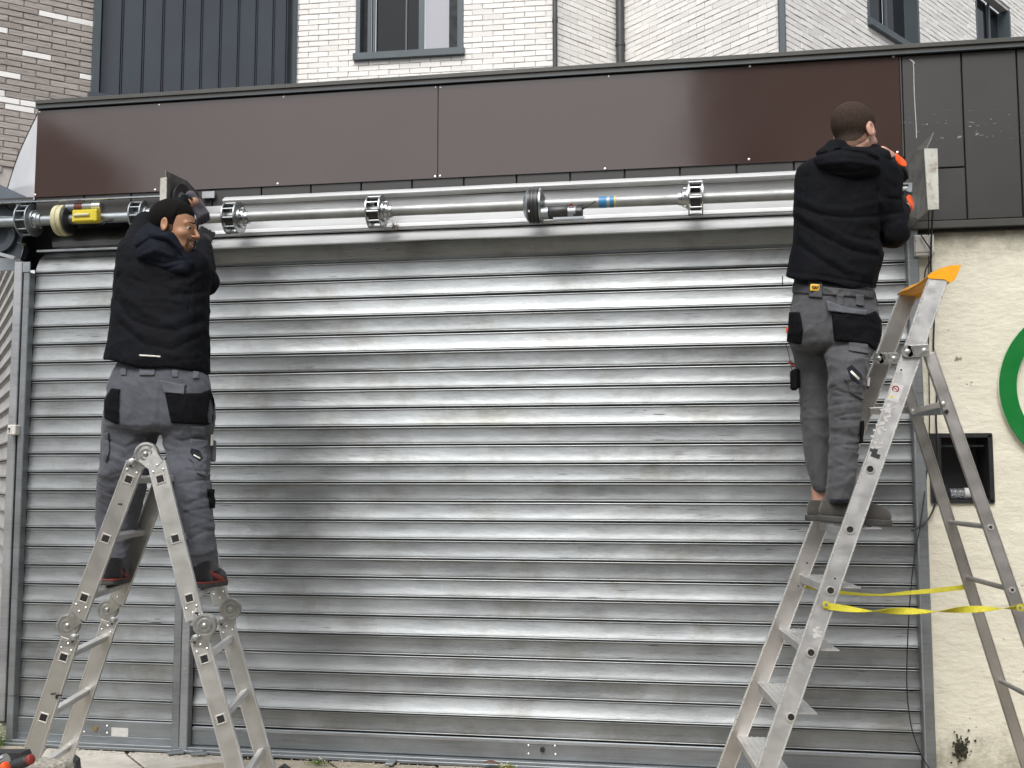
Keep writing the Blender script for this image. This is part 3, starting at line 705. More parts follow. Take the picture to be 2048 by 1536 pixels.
xr = [1.130, 1.424, 1.690, 1.965, 2.25, 2.53, 2.81, 3.0]
for i, (a, b) in enumerate(zip(xr[:-1], xr[1:])):
    if i == 0:
        MB().box(((a+b)/2, -.060, 3.300), (b-a-.007, .022, .596), ch=.0025).make('cladding_tile', 'tiles_scuffed', fa)
        MB().box(((a+b)/2, -.060, 2.861), (b-a-.007, .022, .268), ch=.0025).make('cladding_tile', 'tiles', fa)
    else: MB().box(((a+b)/2, -.060, 3.163), (b-a-.007, .022, .870), ch=.0025).make('cladding_tile', 'tiles_scuffed' if i < 3 else 'tiles', fa)
MB().box((2.07, -.02, 2.86), (1.86, .06, .27)).make('lower_backing', 'blackmetal', fa)
MB().box((2.07, -.050, 2.704), (1.88, .060, .038), ch=.003).make('bottom_trim', 'cap', fa)
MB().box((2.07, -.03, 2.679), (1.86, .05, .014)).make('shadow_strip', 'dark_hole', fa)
for a, b in ((-3.766, -1.3300), (-1.3265, 1.118)):
    MB().box(((a+b)/2, -.0725, 3.334), (b-a, .006, .527), ch=.001).make('brown_panel', 'brown', fa)
MB().box((1.1245, -.070, 3.33), (.006, .012, .53)).make('edge_trim', 'cap', fa)
for q in ((79, 224), (318, 210), (567, 194), (871, 175), (881, 175), (1218, 153), (1500, 133), (1787, 113), (70, 390), (310, 380), (555, 368), (870, 353.5), (880, 352.5), (1210, 338), (1498, 319), (1795, 305)):
    b = at(*q, y=-.0755); MB().lathe(b, np.array([0, -1., 0]), [(0, .0075), (.0025, .0065), (.004, .003)], 12).make('screw', 'screw', fa, True)
# scratch of white sealant on the first anthracite tile
pts = [at(1822, 122, y=-.073), at(1827, 130, y=-.073), at(1828, 170, y=-.073), at(1830, 215, y=-.073), at(1832, 245, y=-.073), at(1833, 276, y=-.073)]
MB().tube(pts, .0022, 6).make('sealant_run', 'label_paper', fa, True)
MB().tube([at(1819, 119, y=-.073), at(1825, 122, y=-.073), at(1829, 127, y=-.073)], .003, 6).make('sealant_run', 'label_paper', fa, True)
es = thing('loose_end_sheet', 'thin pale translucent sheet hanging loose off the left end of the fascia', 'plastic sheet', at(60, 330, y=0))
A_ = at(76, 226, y=-.06); B_ = at(69, 400, y=-.055); C_ = at(14, 380, y=.30)
n_ = 10; V = []; Fc = []
for i in range(n_+1):
    for j in range(n_+1):
        u = i/n_; v = j/n_   # u down the front edge, v backwards
        p = A_*(1-u)+B_*u; q = A_*(1-u)+C_*u; r = p*(1-v)+q*v; r = r+np.array([-.035, .02, 0])*math.sin(math.pi*u)*v; V.append(r)
for i in range(n_):
    for j in range(n_): Fc.append((i*(n_+1)+j, (i+1)*(n_+1)+j, (i+1)*(n_+1)+j+1, i*(n_+1)+j+1))
mesh('sheet', V, Fc, 'sheet', es, True)
MB().tube([C_, A_*(.5)+C_*.5+np.array([-.035, .02, 0]), A_], .004, 6).make('sheet_edge', 'pipe', es, True)
rf = MB().box((-.4, 2.2, 3.50), (6.7, 3.8, .12)).make('flat_roof', 'asphalt'); props(rf, kind='structure')

# ------------------------------------------------------------ cream wall
cw = thing('rendered_wall', 'rough cream rendered wall right of the shutter', 'wall', (2.1, -.03, GZ))
from mathutils import noise as mn
NX = (1.215, 1.500); NZ = (1.305, 1.637)
gx = sorted(set([round(1.186+.0125*i, 4) for i in range(int(1.85/.0125))]+list(NX))); gz = sorted(set([round(-.09+.0125*i, 4) for i in range(int(2.785/.0125))]+list(NZ)))
V = []
for z in gz:
    for x in gx:
        d = mn.noise(Vector((x*9, 0, z*13)))*.0028+mn.noise(Vector((x*28, 3, z*40)))*.0018+mn.noise(Vector((x*2, 7, z*2)))*.006
        V.append((x, -.030+d, z))
nx_ = len(gx); Fc = []
for j in range(len(gz)-1):
    for i in range(nx_-1):
        if gx[i] >= NX[0]-1e-4 and gx[i+1] <= NX[1]+1e-4 and gz[j] >= NZ[0]-1e-4 and gz[j+1] <= NZ[1]+1e-4: continue
        Fc.append((j*nx_+i, j*nx_+i+1, (j+1)*nx_+i+1, (j+1)*nx_+i))
mesh('render_surface', V, Fc, 'plaster', cw, True)
MB().box((3.05, .2, 1.3), (.1, .5, 2.8)).make('wall_core', 'plaster', cw)
nb = thing('wall_niche', 'dark metal-lined niche in the cream wall holding a bottle', 'niche', (1.36, 0, 1.305))
xa, xb_, za, zb = 1.213, 1.502, 1.303, 1.639
MB().box(((xa+xb_)/2, .19, (za+zb)/2), (.29, .01, .34)).make('back', 'motor_black', nb)
MB().box((xa+.0255, .075, (za+zb)/2), (.049, .23, .332)).make('jamb', 'redbrown' if False else 'blackmetal', nb)
MB().box((xb_-.008, .075, (za+zb)/2), (.012, .236, .332)).make('jamb', 'blackmetal', nb)
MB().box(((xa+xb_)/2, .075, zb-.008), (.285, .236, .012)).make('lintel', 'blackmetal', nb)
MB().box(((xa+xb_)/2, .075, za+.006), (.285, .236, .012)).make('sill', 'blackmetal', nb)
MB().box(((xa+xb_)/2+.02, .02, zb-.055), (.21, .012, .010)).make('cross_bar', 'frame_metal', nb)
m = MB()
for c_, s_ in ((((xa+xb_)/2, -.036, zb+.002), (.298, .012, .010)), (((xa+xb_)/2, -.036, za-.002), (.298, .012, .010)), ((xb_+.001, -.036, (za+zb)/2), (.012, .011, .338)), ((xa-.001, -.036, (za+zb)/2), (.010, .011, .338))): m.box(c_, s_)
m.make('front_frame', 'blackmetal', nb)
bt = thing('water_bottle', 'clear plastic bottle lying in the dark wall niche', 'bottle', (1.38, .02, 1.32))
bz = za+.012+.029; by = .012
MB().lathe((1.305, by, bz), AX, [(0, .020), (.004, .027), (.012, .028), (.018, .0255), (.024, .028), (.036, .028), (.042, .0255), (.048, .028), (.06, .028), (.066, .0255), (.072, .028), (.11, .028), (.125, .022), (.14, .012), (.155, .011)], 20).make('bottle_body', 'bottle', bt, True)
MB().lathe((1.378, by, bz), AX, [(0, .0282), (.001, .0287), (.024, .0287), (.025, .0282)], 20).make('bottle_label', 'label_paper', bt, True)
MB().lathe((1.460, by, bz), AX, [(0, .013), (.012, .013)], 14).make('cap', 'label_paper', bt, True)
# ring sign
rs = thing('ring_sign', 'raised green ring sign cut off by the right edge on the cream wall', 'sign', (1.978, -.05, 1.868))
c_ = at(2181, 775, y=-.05); S = np.array([1., 0, 0]); U_ = np.array([0, 0, 1.])
MB().ring(c_, S, U_, np.array([0, -1., 0]), .425, .345, .014, 96).make('ring', 'green', rs, False)
MB().ring(c_+(0, .004, 0), S, U_, np.array([0, -1., 0]), .429, .340, .006, 96).make('ring_backing', 'green_edge', rs)
# junction box
jb = thing('junction_box', 'white junction box under the fascia at the top of the cream wall', 'junction box', at(1844, 492, y=-.04))
p1 = at(1825, 473, y=-.05); p2 = at(1866, 513, y=-.05)
MB().box(((p1[0]+p2[0])/2, -.058, (p1[2]+p2[2])/2), (p2[0]-p1[0], .05, p1[2]-p2[2]), ch=.004).make('case', 'plastic_white', jb)
MB().box(((p1[0]+p2[0])/2, -.085, (p1[2]+p2[2])/2+.006), (p2[0]-p1[0]-.006, .006, p1[2]-p2[2]-.022), ch=.002).make('lid', 'plastic_white', jb)
for dx, dz in ((-.045, -.045), (.045, -.045), (-.042, .02)): MB().cyl(((p1[0]+p2[0])/2+dx, -.086, (p1[2]+p2[2])/2+dz), ((p1[0]+p2[0])/2+dx, -.090, (p1[2]+p2[2])/2+dz), .003, 8).make('lid_screw', 'blackmetal', jb)
c1 = thing('cable', 'thick black cable looping down past the junction box and the niche', 'cable', at(1860, 500, y=-.1), 'black cables on the cream wall')
def cpath(*q): return [at(a, b, y=y_) for a, b, y_ in q]
MB().tube(cpath((1866, 415, -.25), (1864, 450, -.12), (1862, 500, -.098), (1862, 540, -.06), (1866, 590, -.05), (1868, 640, -.046), (1867, 700, -.046), (1874, 760, -.046), (1872, 840, -.046), (1876, 900, -.05), (1874, 985, -.05), (1866, 1020, -.05), (1850, 1046, -.07), (1823, 1061, -.09)), .0048, 8).make('cable_run', 'cable', c1, True)
MB().tube(cpath((1842, 470, -.10), (1852, 485, -.105), (1861, 500, -.105), (1862, 520, -.1), (1850, 545, -.07), (1849, 600, -.05)), .0036, 8).make('cable_branch', 'cable', c1, True)
c2 = thing('cable', 'thin black cable hanging straight down beside the right guide rail', 'cable', at(1858, 500, y=-.1), 'black cables on the cream wall')
MB().tube(cpath((1857, 412, -.25), (1857, 455, -.1), (1858, 560, -.05), (1857, 700, -.05), (1859, 850, -.05), (1853, 950, -.05), (1842, 1040, -.09), (1828, 1120, -.10), (1820, 1200, -.10), (1815, 1290, -.10), (1814, 1380, -.10), (1822, 1450, -.11), (1838, 1500, -.12), (1856, 1533, -.12), (1880, 1560, -.14)), .0030, 8).make('cable_run', 'cable', c2, True)

# ------------------------------------------------------------ end plates
def end_plate(name, label, near_top, near_bot, far_top, far_bot, yn, yf, flip=1):
    t = thing(name, label, 'mounting plate', at(*near_bot, y=yn), 'shutter end plates')
    return t
ep = thing('end_plate', 'large weathered steel end plate held by the right worker, seen edge-on', 'mounting plate', (1.19, -.3, 2.7), 'shutter end plates')
E1 = [at(1866, 265, y=-.44), at(1852, 297, y=-.45), at(1858, 420, y=-.45), at(1836, 438, y=-.36), at(1812, 462, y=-.12), at(1800, 420, y=-.10), at(1806, 345, y=-.10), at(1832, 300, y=-.30)]
MB().prism(E1, (.006, 0, 0)).make('plate', 'plate_old', ep)
F0 = at(1848.5, 297, y=-.46); F1 = at(1875, 297, y=-.46); F2 = at(1878, 418, y=-.46); F3 = at(1856, 419, y=-.46)
MB().prism([F0, F1, F2, F3], (0, .010, 0)).make('flange', 'flange_old', ep)
cc = np.array([E1[0][0]-.01, -.24, ZS])
MB().ring(cc, np.array([0, 1., 0]), U_, -AX, .12, .06, .01, 40).make('bearing_ring', 'tube', ep, True, autos=30)
MB().beam(cc+(0, 0, 0), (1.0, YS, ZS), .05, .05, ch=.004).make('bearing_arm', 'grey_steel', ep)
MB().box(np.array([1.09, YS-.028, ZS+.012]), (.03, .003, .010)).make('arm_slot', 'dark_hole', ep)
e2 = thing('end_plate', 'rusty steel end plate with a round bearing above the left worker\'s head', 'mounting plate', (-2.74, -.25, 2.8), 'shutter end plates')
E2 = [at(326, 342, y=-.44), at(366, 362, y=-.20), at(410, 385, y=-.06), at(410, 500, y=-.06), at(340, 500, y=-.40), at(330, 430, y=-.44)]
E2 = [np.array([-2.742, p[1], p[2]]) for p in E2]
MB().prism(E2, (-.006, 0, 0)).make('plate', 'plate_old', e2)
F = [np.array([-2.772, -.445, 3.035]), np.array([-2.735, -.445, 3.038]), np.array([-2.735, -.445, 2.86]), np.array([-2.772, -.445, 2.855])]
MB().prism(F, (0, .008, 0)).make('flange', 'flange_old', e2)
cc = np.array([-2.735, -.27, 2.93])
MB().ring(cc, np.array([0, 1., 0]), U_, AX, .115, .075, .014, 40).make('bearing_ring', 'motor_black', e2, True, autos=30)
MB().lathe(cc, AX, [(0, .075), (.006, .074), (.010, .05), (.016, .03)], 32).make('bearing', 'tube', e2, True, autos=30)
dt = thing('dry_nest_tuft', 'tuft of yellow-brown dry moss stuck by the shaft next to the left worker\'s face', 'moss tuft', at(412, 487, y=-.3))
m = MB()
for i in range(90):
    p = at(412+rng.normal(0, 5), 484+rng.normal(0, 7), y=-.20+rng.uniform(-.03, .03)); d = rng.normal(0, 1, 3); d /= np.linalg.norm(d)
    m.beam(p, p+d*.018, .002, .002)
m.make('fibres', 'moss', dt, kind='stuff')
m = MB()
for i in range(50):
    p = at(789+rng.normal(0, 4), 452+rng.normal(0, 2.5), y=-.12); d = rng.normal(0, 1, 3); d /= np.linalg.norm(d); m.beam(p, p+d*.012, .002, .002)
d2 = m.make('dry_debris', 'dryleaf'); props(d2, 'small brown nest debris stuck beside the second drum of the shaft', 'debris')

# ------------------------------------------------------------ upper buildings
BL, BP = .250, .0672
def wallframe(a, b):
    a = np.array([a[0], a[1], 0.]); b = np.array([b[0], b[1], 0.]); L = np.linalg.norm(b-a); d = (b-a)/L; n = np.array([d[1], -d[0], 0])
    return a, d, n, L
def fascia_py(px): return 209-.067*(px-78)
brick_me = {}
def brick_mesh(L, v, mat):
    k = (round(L, 3), v, mat)
    if k not in brick_me:
        r2 = np.random.default_rng(v*7+1); m = MB()
        m.box((0, 0, 0), (L-(.007 if mat == 'brick_white' else .010), .028, BP-(.0075 if mat == 'brick_white' else .010)), ch=.003); me = bpy.data.meshes.new('brick')
        V = np.array(m.v); V += r2.uniform(-.0018, .0018, V.shape); me.from_pydata(V.tolist(), [], m.f); me.update(); me.materials.append(M[mat]); brick_me[k] = me
    return brick_me[k]
def brick_wall(name, label, cat, a, b, z0, z1, mat, mort, openings=(), white=None, phase=0.):
    A, d, n, L = wallframe(a, b)
    t = thing(name, label, cat, (*A[:2], z0)); rz = math.atan2(d[1], d[0]); t.rotation_euler = (0, 0, rz)
    # backing as strips around the openings (local frame)
    cuts = sorted([(o[0], o[1], o[2], o[3]) for o in openings]); s = 0.; m = MB()
    def strp(s0, s1, za, zb):
        if s1-s0 > .001 and zb-za > .001: m.box(((s0+s1)/2, .06, (za+zb)/2-z0), (s1-s0, .12, zb-za))
    for o in cuts: strp(s, o[0], z0, z1); strp(o[0], o[1], z0, o[2]); strp(o[0], o[1], o[3], z1); s = o[1]
    strp(s, L, z0, z1)
    me = bpy.data.meshes.new('mortar'); me.from_pydata(m.v, [], m.f); me.update(); me.materials.append(M[mort]); link('mortar', me, t)
    rows = int((z1-z0)/BP); near = []; far = MB()
    for r in range(rows):
        z = z0+(r+.5)*BP; s = -(BL/2 if r % 2 else 0)-phase
        while s < L:
            s0, s1 = max(s, 0.), min(s+BL, L); s += BL
            segs = [(s0, s1)]
            for o in openings:
                if o[2] < z+BP/2 and o[3] > z-BP/2:
                    ns = []
                    for q0, q1 in segs:
                        if o[0] > q0: ns.append((q0, min(q1, o[0])))
                        if o[1] < q1: ns.append((max(q0, o[1]), q1))
                        if o[0] <= q0 and o[1] >= q1: pass
                    segs = [x for x in ns if x[1]-x[0] > 0]
            for q0, q1 in segs:
                if q1-q0 < .03: continue
                c = A+d*(q0+q1)/2+np.array([0, 0, z]); px, py = pjv(c[None, :]); px, py = float(px[0]), float(py[0])
                if not (-350 < px < 2450 and -130 < py < fascia_py(px)+130): continue
                vis = -45 < px < 2095 and -12 < py < fascia_py(px)+12
                near.append((abs(py), (q0+q1)/2, z, q1-q0, vis))
    # the 298 most visible become parts
    near.sort(key=lambda q: (not q[4], q[0])); k = 0
    for _, sc_, z, ln, vis in near:
        if vis and k < 298:
            k += 1; wh = white is not None and rng.random() < white
            o = link('brick', brick_mesh(ln, int(rng.integers(4)), 'brick_bright' if wh else mat), t, (sc_, -.004+rng.uniform(-.003, .002), z-z0))
            o.rotation_euler = (rng.normal(0, .006), rng.normal(0, .003), rng.normal(0, .006))
        else: far.box((sc_, -.004, z-z0), (ln-.010, .028, BP-.010))
    if far.v:
        me = bpy.data.meshes.new('bricks'); me.from_pydata(far.v, [], far.f); me.update(); me.materials.append(M[mat]); props(link('bricks', me, t), kind='stuff')
    return t, A, d, n, L
pG0, pG1, pG2 = (-7.95, 3.187), (-6.312, 4.600), (-4.592, 6.084)
pA1, pB1, pC1, pD1 = (-1.443, 6.172), (-.729, 7.054), (1.078, 5.356), (6.3, 12.54)
ZB0, ZB1 = 4.30, 8.2
def s_on(a, d, px):   # distance along the wall where the sight line at px meets it
    v = _F*FPX+_R*(px-1024)-_U*(100-768); v = v[:2]/np.linalg.norm(v[:2]); Mx = np.array([d[:2], -v]).T
    return float(np.linalg.solve(Mx, CAM[:2]-a[:2])[0])
def z_on(a, d, px, py):
    s = s_on(a, d, px); p = a[:2]+d[:2]*s; v = _F*FPX+_R*(px-1024)-_U*(py-768); t = np.linalg.norm(p-CAM[:2])/np.linalg.norm(v[:2]); return float(CAM[2]+v[2]*t)
def lb(t, name, mat, s0, s1, y0, y1, z0, z1, ch=0., parent=None):
    m = MB().box(((s0+s1)/2, (y0+y1)/2, (z0+z1)/2-t.location[2]), (abs(s1-s0), abs(y1-y0), abs(z1-z0)), ch=ch)
    me = bpy.data.meshes.new(name); me.from_pydata(m.v, [], m.f); me.update(); me.materials.append(M[mat]); return link(name, me, parent or t)
# grey-brown wall with scattered white bricks
BLs = BL; BL = .285
tg, a, d, n, L = brick_wall('grey_brick_wall', 'grey-brown brick wall with scattered pure white bricks at upper left', 'building', pG0, pG1, ZB0-.4, ZB1, 'brick_grey', 'mortar_grey', white=.09, phase=.11)
BL = BLs
# cladding bay
A, d, n, L = wallframe(pG1, pG2); zs = z_on(A, d, 165, 186)
tc_ = thing('metal_clad_bay', 'dark blue-grey bay clad in tall vertical metal panels above the fascia', 'building', (*A[:2], zs)); tc_.rotation_euler = (0, 0, math.atan2(d[1], d[0]))
lb(tc_, 'frame', 'frame_metal', -.02, .05, -.10, .15, zs, ZB1); lb(tc_, 'sill', 'clad_dark', -.05, L, -.11, .12, zs-.10, zs, .004)
lb(tc_, 'backing', 'clad_seam', .05, L-.02, .04, .10, zs, ZB1)
edges = [s_on(A, d, q) for q in (170, 200, 243, 286, 325, 366, 402, 440, 476, 512, 546, 573)]
for i, (p, q) in enumerate(zip(edges[:-1], edges[1:])):
    lb(tc_, 'cladding_panel', 'clad_dark', p+.012, q-.012, -.004-.006*(i % 2), .03, zs, ZB1, .004)
    lb(tc_, 'seam_rib', 'clad_seam', q-.005, q+.003, -.018, .03, zs, ZB1)
lb(tc_, 'frame', 'frame_metal', L-.045, L+.01, -.06, .15, zs-.7, ZB1)
tgl = thing('lower_grey_wall', 'strip of grey brick wall under the metal-clad bay', 'building', (*A[:2], ZB0-.4)); tgl.rotation_euler = (0, 0, math.atan2(d[1], d[0]))
lb(tgl, 'wall', 'brick_grey', 0, L, 0, .12, ZB0-.4, zs-.10)
# white wall A with window
A, d, n, L = wallframe(pG2, pA1)
w0, w1 = s_on(A, d, 712), s_on(A, d, 927); zw = z_on(A, d, 820, 106)
t, A, d, n, L = brick_wall('white_brick_wall', 'white brick wall with the tall window above the middle of the fascia', 'building', pG2, pA1, ZB0, ZB1, 'brick_white', 'mortar_white', openings=[(w0, w1, zw, ZB1)], phase=.07)
def window(label, t, s0, s1, z0, z1, panes, depth=.22):
    W_ = thing('window', label, 'window', t.location, 'windows of the white building'); W_.rotation_euler = t.rotation_euler
    fr = lb(t, 'frame', 'frame_metal', s0, s0+.05, -.02, depth, z0, z1, parent=W_)
    lb(t, 'frame', 'frame_metal', s1-.05, s1, -.02, depth, z0, z1, parent=W_)
    lb(t, 'sill', 'frame_metal', s0-.02, s1+.02, -.07, depth, z0-.075, z0+.012, .004, parent=W_)
    for k_, (p, q, mt_, yy) in enumerate(panes):
        lb(t, {'glass': 'glass_pane', 'glass_pale': 'blind_pane', 'frame_metal': 'casement', 'interior': 'dark_opening', 'pipe': 'open_casement_edge'}[mt_], mt_, s0+(s1-s0)*p, s0+(s1-s0)*q, yy, yy+.02, z0+.012, z1, parent=W_)
    return W_
W1 = window('tall dark window with a pale blind pane above the middle of the fascia', t, w0, w1, zw, ZB1-.02,
       [(.04, .09, 'interior', .12), (.09, .12, 'frame_metal', .08), (.12, .14, 'interior', .12), (.14, .16, 'frame_metal', .08), (.16, .57, 'glass', .14), (.44, .455, 'frame_metal', .12), (.57, .62, 'frame_metal', .09), (.63, .85, 'glass_pale', .12), (.85, .93, 'interior', .11), (.93, .96, 'frame_metal', .08)])
# corner pipe between A and B
def pipe(label, px, wpx, a, d, zt=ZB1, off=.04):
    s = s_on(a, d, px); p = a+d*s; dep = (np.array([p[0], p[1], 5.])-CAM)@_F; r = wpx/2/FPX*dep
    nn_ = np.array([d[1], -d[0], 0]); c = p+nn_*off
    T = thing('downpipe', label, 'downpipe', (c[0], c[1], 4.2), 'dark vertical pipes and corner trims')
    MB().cyl((c[0], c[1], 4.2), (c[0], c[1], zt), r, 16).make('pipe_run', 'pipe', T, True, autos=60)
    for z in (5.6, 6.7): MB().cyl((c[0], c[1], z), (c[0], c[1], z+.05), r*1.15, 16).make('pipe_clip', 'pipe', T, True, autos=60)
pipe('thin dark downpipe right of the window on the white brick wall', 1111, 10, A, d, off=.05)
t, A, d, n, L = brick_wall('white_brick_wall', 'narrow white brick wall turned inward between two dark downpipes', 'building', pA1, pB1, ZB0, ZB1, 'brick_white', 'mortar_white')
t, A, d, n, L = brick_wall('white_brick_wall', 'white brick wall slanting forward right of the thick downpipe', 'building', pB1, pC1, ZB0, ZB1, 'brick_white', 'mortar_white', phase=.1)
pipe('thick dark downpipe in the inner corner of the white brick walls', 1249, 17, A, d, off=.07)
A, d, n, L = wallframe(pC1, pD1)
u0, u1 = s_on(A, d, 1735), s_on(A, d, 1838); zu = z_on(A, d, 1770, 63)
v0, v1 = s_on(A, d, 1952), s_on(A, d, 2021); zt = z_on(A, d, 2018, 20)
t, A, d, n, L = brick_wall('white_brick_wall', 'white brick wall with two dark windows at upper right', 'building', pC1, pD1, ZB0, 11.5, 'brick_white', 'mortar_white', openings=[(u0, u1, zu, ZB1), (v0, v1, ZB0+.2, zt)], phase=.05)
window('dark window with a slanting pale sill at upper right', t, u0, u1, zu, ZB1-.02, [(.06, .50, 'glass', .14), (.50, .54, 'frame_metal', .10), (.54, .94, 'glass', .14)])
window('dark window with a visible lintel beyond, near the right edge', t, v0, v1, ZB0+.3, zt, [(.06, .60, 'glass', .14), (.60, .64, 'frame_metal', .10), (.64, .94, 'glass', .14)])
ct = thing('corner_trim', 'grey metal trim on the outer corner of the white brick building', 'corner trim', (pC1[0], pC1[1], 4.2), 'dark vertical pipes and corner trims')
MB().box((pC1[0]-.02, pC1[1]-.02, 6.2), (.075, .075, 4.0), ch=.01).make('trim', 'frame_metal', ct)

# ------------------------------------------------------------ street opposite (behind the viewpoint, seen in reflections)
def block(label, x0, x1, y0, y1, h, mat='render_far', floors=4, seed=1):
    T = thing('street_building', label, 'building', ((x0+x1)/2, y0, -.2), 'buildings across the street')
    MB().box(((x0+x1)/2, (y0+y1)/2, h/2-.2), (x1-x0, abs(y1-y0), h)).make('wall', mat, T)
    m = MB(); nx_ = int((x1-x0)/2.6)
    for f in range(floors):
        for i in range(nx_):
            m.box((x0+(i+.5)*(x1-x0)/nx_, y0+.02, 1.5+f*(h-1)/floors), (1.2, .06, 1.5))
    m.make('windows', 'window_far', T, kind='stuff')
block('plain rendered block of flats across the street, right side', .4, 26, -19, -30, 15)
block('low shop building across the street, set back', -16, .2, -30, -40, 8.5, floors=2)
block('tall house across the street, left side', -38, -20, -17, -30, 13)

# ================================================================== PEOPLE: implicit surfaces turned into meshes
def surfnets(fn, lo, hi, h, B=4, mg=1.6):
    lo = np.array(lo, float); hi = np.array(hi, float)
    nb_ = np.maximum(np.ceil((hi-lo)/(h*B)).astype(int), 1); n = nb_*B
    ax = [lo[k]+(np.arange(nb_[k])+.5)*h*B for k in range(3)]
    G = np.stack(np.meshgrid(*ax, indexing='ij'), -1).reshape(-1, 3)
    c = fn(G).reshape(nb_); band = np.abs(c) < h*B*.87*mg+.012
    D = np.repeat(np.repeat(np.repeat(c, B, 0), B, 1), B, 2).astype(np.float32)
    D = np.where(D > 0, 1., -1.).astype(np.float32)
    bi = np.argwhere(band); off = np.stack(np.meshgrid(*[np.arange(B)]*3, indexing='ij'), -1).reshape(-1, 3)
    I = (bi[:, None, :]*B+off[None]).reshape(-1, 3)
    P = lo+(I+.5)*h
    vals = np.concatenate([fn(P[k:k+400000]) for k in range(0, len(P), 400000)]) if len(P) else np.zeros(0)
    D[I[:, 0], I[:, 1], I[:, 2]] = vals
    S = D < 0
    cnt = np.zeros(tuple(np.array(S.shape)-1), np.uint8)
    offs = [(a, b, c_) for a in (0, 1) for b in (0, 1) for c_ in (0, 1)]
    for a, b, c_ in offs: cnt += S[a:a+cnt.shape[0], b:b+cnt.shape[1], c_:c_+cnt.shape[2]]
    act = np.argwhere((cnt > 0) & (cnt < 8)); idx = -np.ones(cnt.shape, np.int32); idx[act[:, 0], act[:, 1], act[:, 2]] = np.arange(len(act))
    vv = np.stack([D[act[:, 0]+a, act[:, 1]+b, act[:, 2]+c_] for a, b, c_ in offs], 1)
    O = np.array(offs, float); acc = np.zeros((len(act), 3)); num = np.zeros(len(act))
    for i in range(8):
        for j in range(i+1, 8):
            if np.abs(O[i]-O[j]).sum() == 1:
                a, b = vv[:, i], vv[:, j]; m_ = (a < 0) != (b < 0); t = np.where(m_, a/np.where(m_, a-b, 1), 0)
                acc += np.where(m_[:, None], O[i]+(O[j]-O[i])*t[:, None], 0); num += m_
    V = lo+(act+.5+acc/np.maximum(num, 1)[:, None])*h
    Fs = []
    for k in range(3):
        sl0 = [slice(None)]*3; sl1 = [slice(None)]*3; sl0[k] = slice(0, -1); sl1[k] = slice(1, None)
        A_, B_ = S[tuple(sl0)], S[tuple(sl1)]; e = np.argwhere(A_ != B_)
        u, v = [(1, 2), (2, 0), (0, 1)][k]
        ok = (e[:, u] > 0) & (e[:, v] > 0) & (e[:, u] < idx.shape[u]) & (e[:, v] < idx.shape[v]) & (e[:, k] < idx.shape[k]); e = e[ok]
        def cell(du, dv):
            q = e.copy(); q[:, u] += du; q[:, v] += dv; return idx[q[:, 0], q[:, 1], q[:, 2]]
        Q = np.stack([cell(-1, -1), cell(0, -1), cell(0, 0), cell(-1, 0)], 1)
        fl = A_[e[:, 0], e[:, 1], e[:, 2]]; Q[~fl] = Q[~fl][:, ::-1]; Fs.append(Q)
    Fq = np.concatenate(Fs); Fq = Fq[(Fq >= 0).all(1)]
    return V, Fq
def npmesh(name, V, Fq, mat, parent, label=None):
    org = ORG.get(parent, np.zeros(3)); V = V-org
    me = bpy.data.meshes.new(name); me.vertices.add(len(V)); me.vertices.foreach_set('co', V.astype(np.float32).ravel())
    me.loops.add(len(Fq)*4); me.loops.foreach_set('vertex_index', Fq.astype(np.int32).ravel())
    me.polygons.add(len(Fq)); me.polygons.foreach_set('loop_start', np.arange(len(Fq), dtype=np.int32)*4); me.polygons.foreach_set('loop_total', np.full(len(Fq), 4, np.int32))
    me.update(calc_edges=True); me.validate(); me.shade_smooth(); me.materials.append(M[mat])
    o = link(name, me, parent, org=org); props(o, label); return o
def cap(P, a, b, ra, rb=None):
    a = np.asarray(a, float); b = np.asarray(b, float); rb = ra if rb is None else rb
    d = b-a; t = np.clip(((P-a)@d)/(d@d), 0, 1); return np.linalg.norm(P-a-t[:, None]*d, axis=1)-(ra+(rb-ra)*t)
def ell(P, c, r, Rm=None):
    q = P-np.asarray(c, float)
    if Rm is not None: q = q@np.asarray(Rm).T
    r = np.asarray(r, float); k0 = np.linalg.norm(q/r, axis=1); k1 = np.linalg.norm(q/(r*r), axis=1)
    return k0*(k0-1)/np.maximum(k1, 1e-6)
def rbox(P, c, hf, r, Rm=None):
    q = P-np.asarray(c, float)
    if Rm is not None: q = q@np.asarray(Rm).T
    q = np.abs(q)-(np.asarray(hf)-r); return np.linalg.norm(np.maximum(q, 0), axis=1)+np.minimum(q.max(1), 0)-r
def smin(a, b, k):
    h = np.clip(.5+.5*(b-a)/k, 0, 1); return b+(a-b)*h-k*h*(1-h)
def smax(a, b, k): return -smin(-a, -b, k)
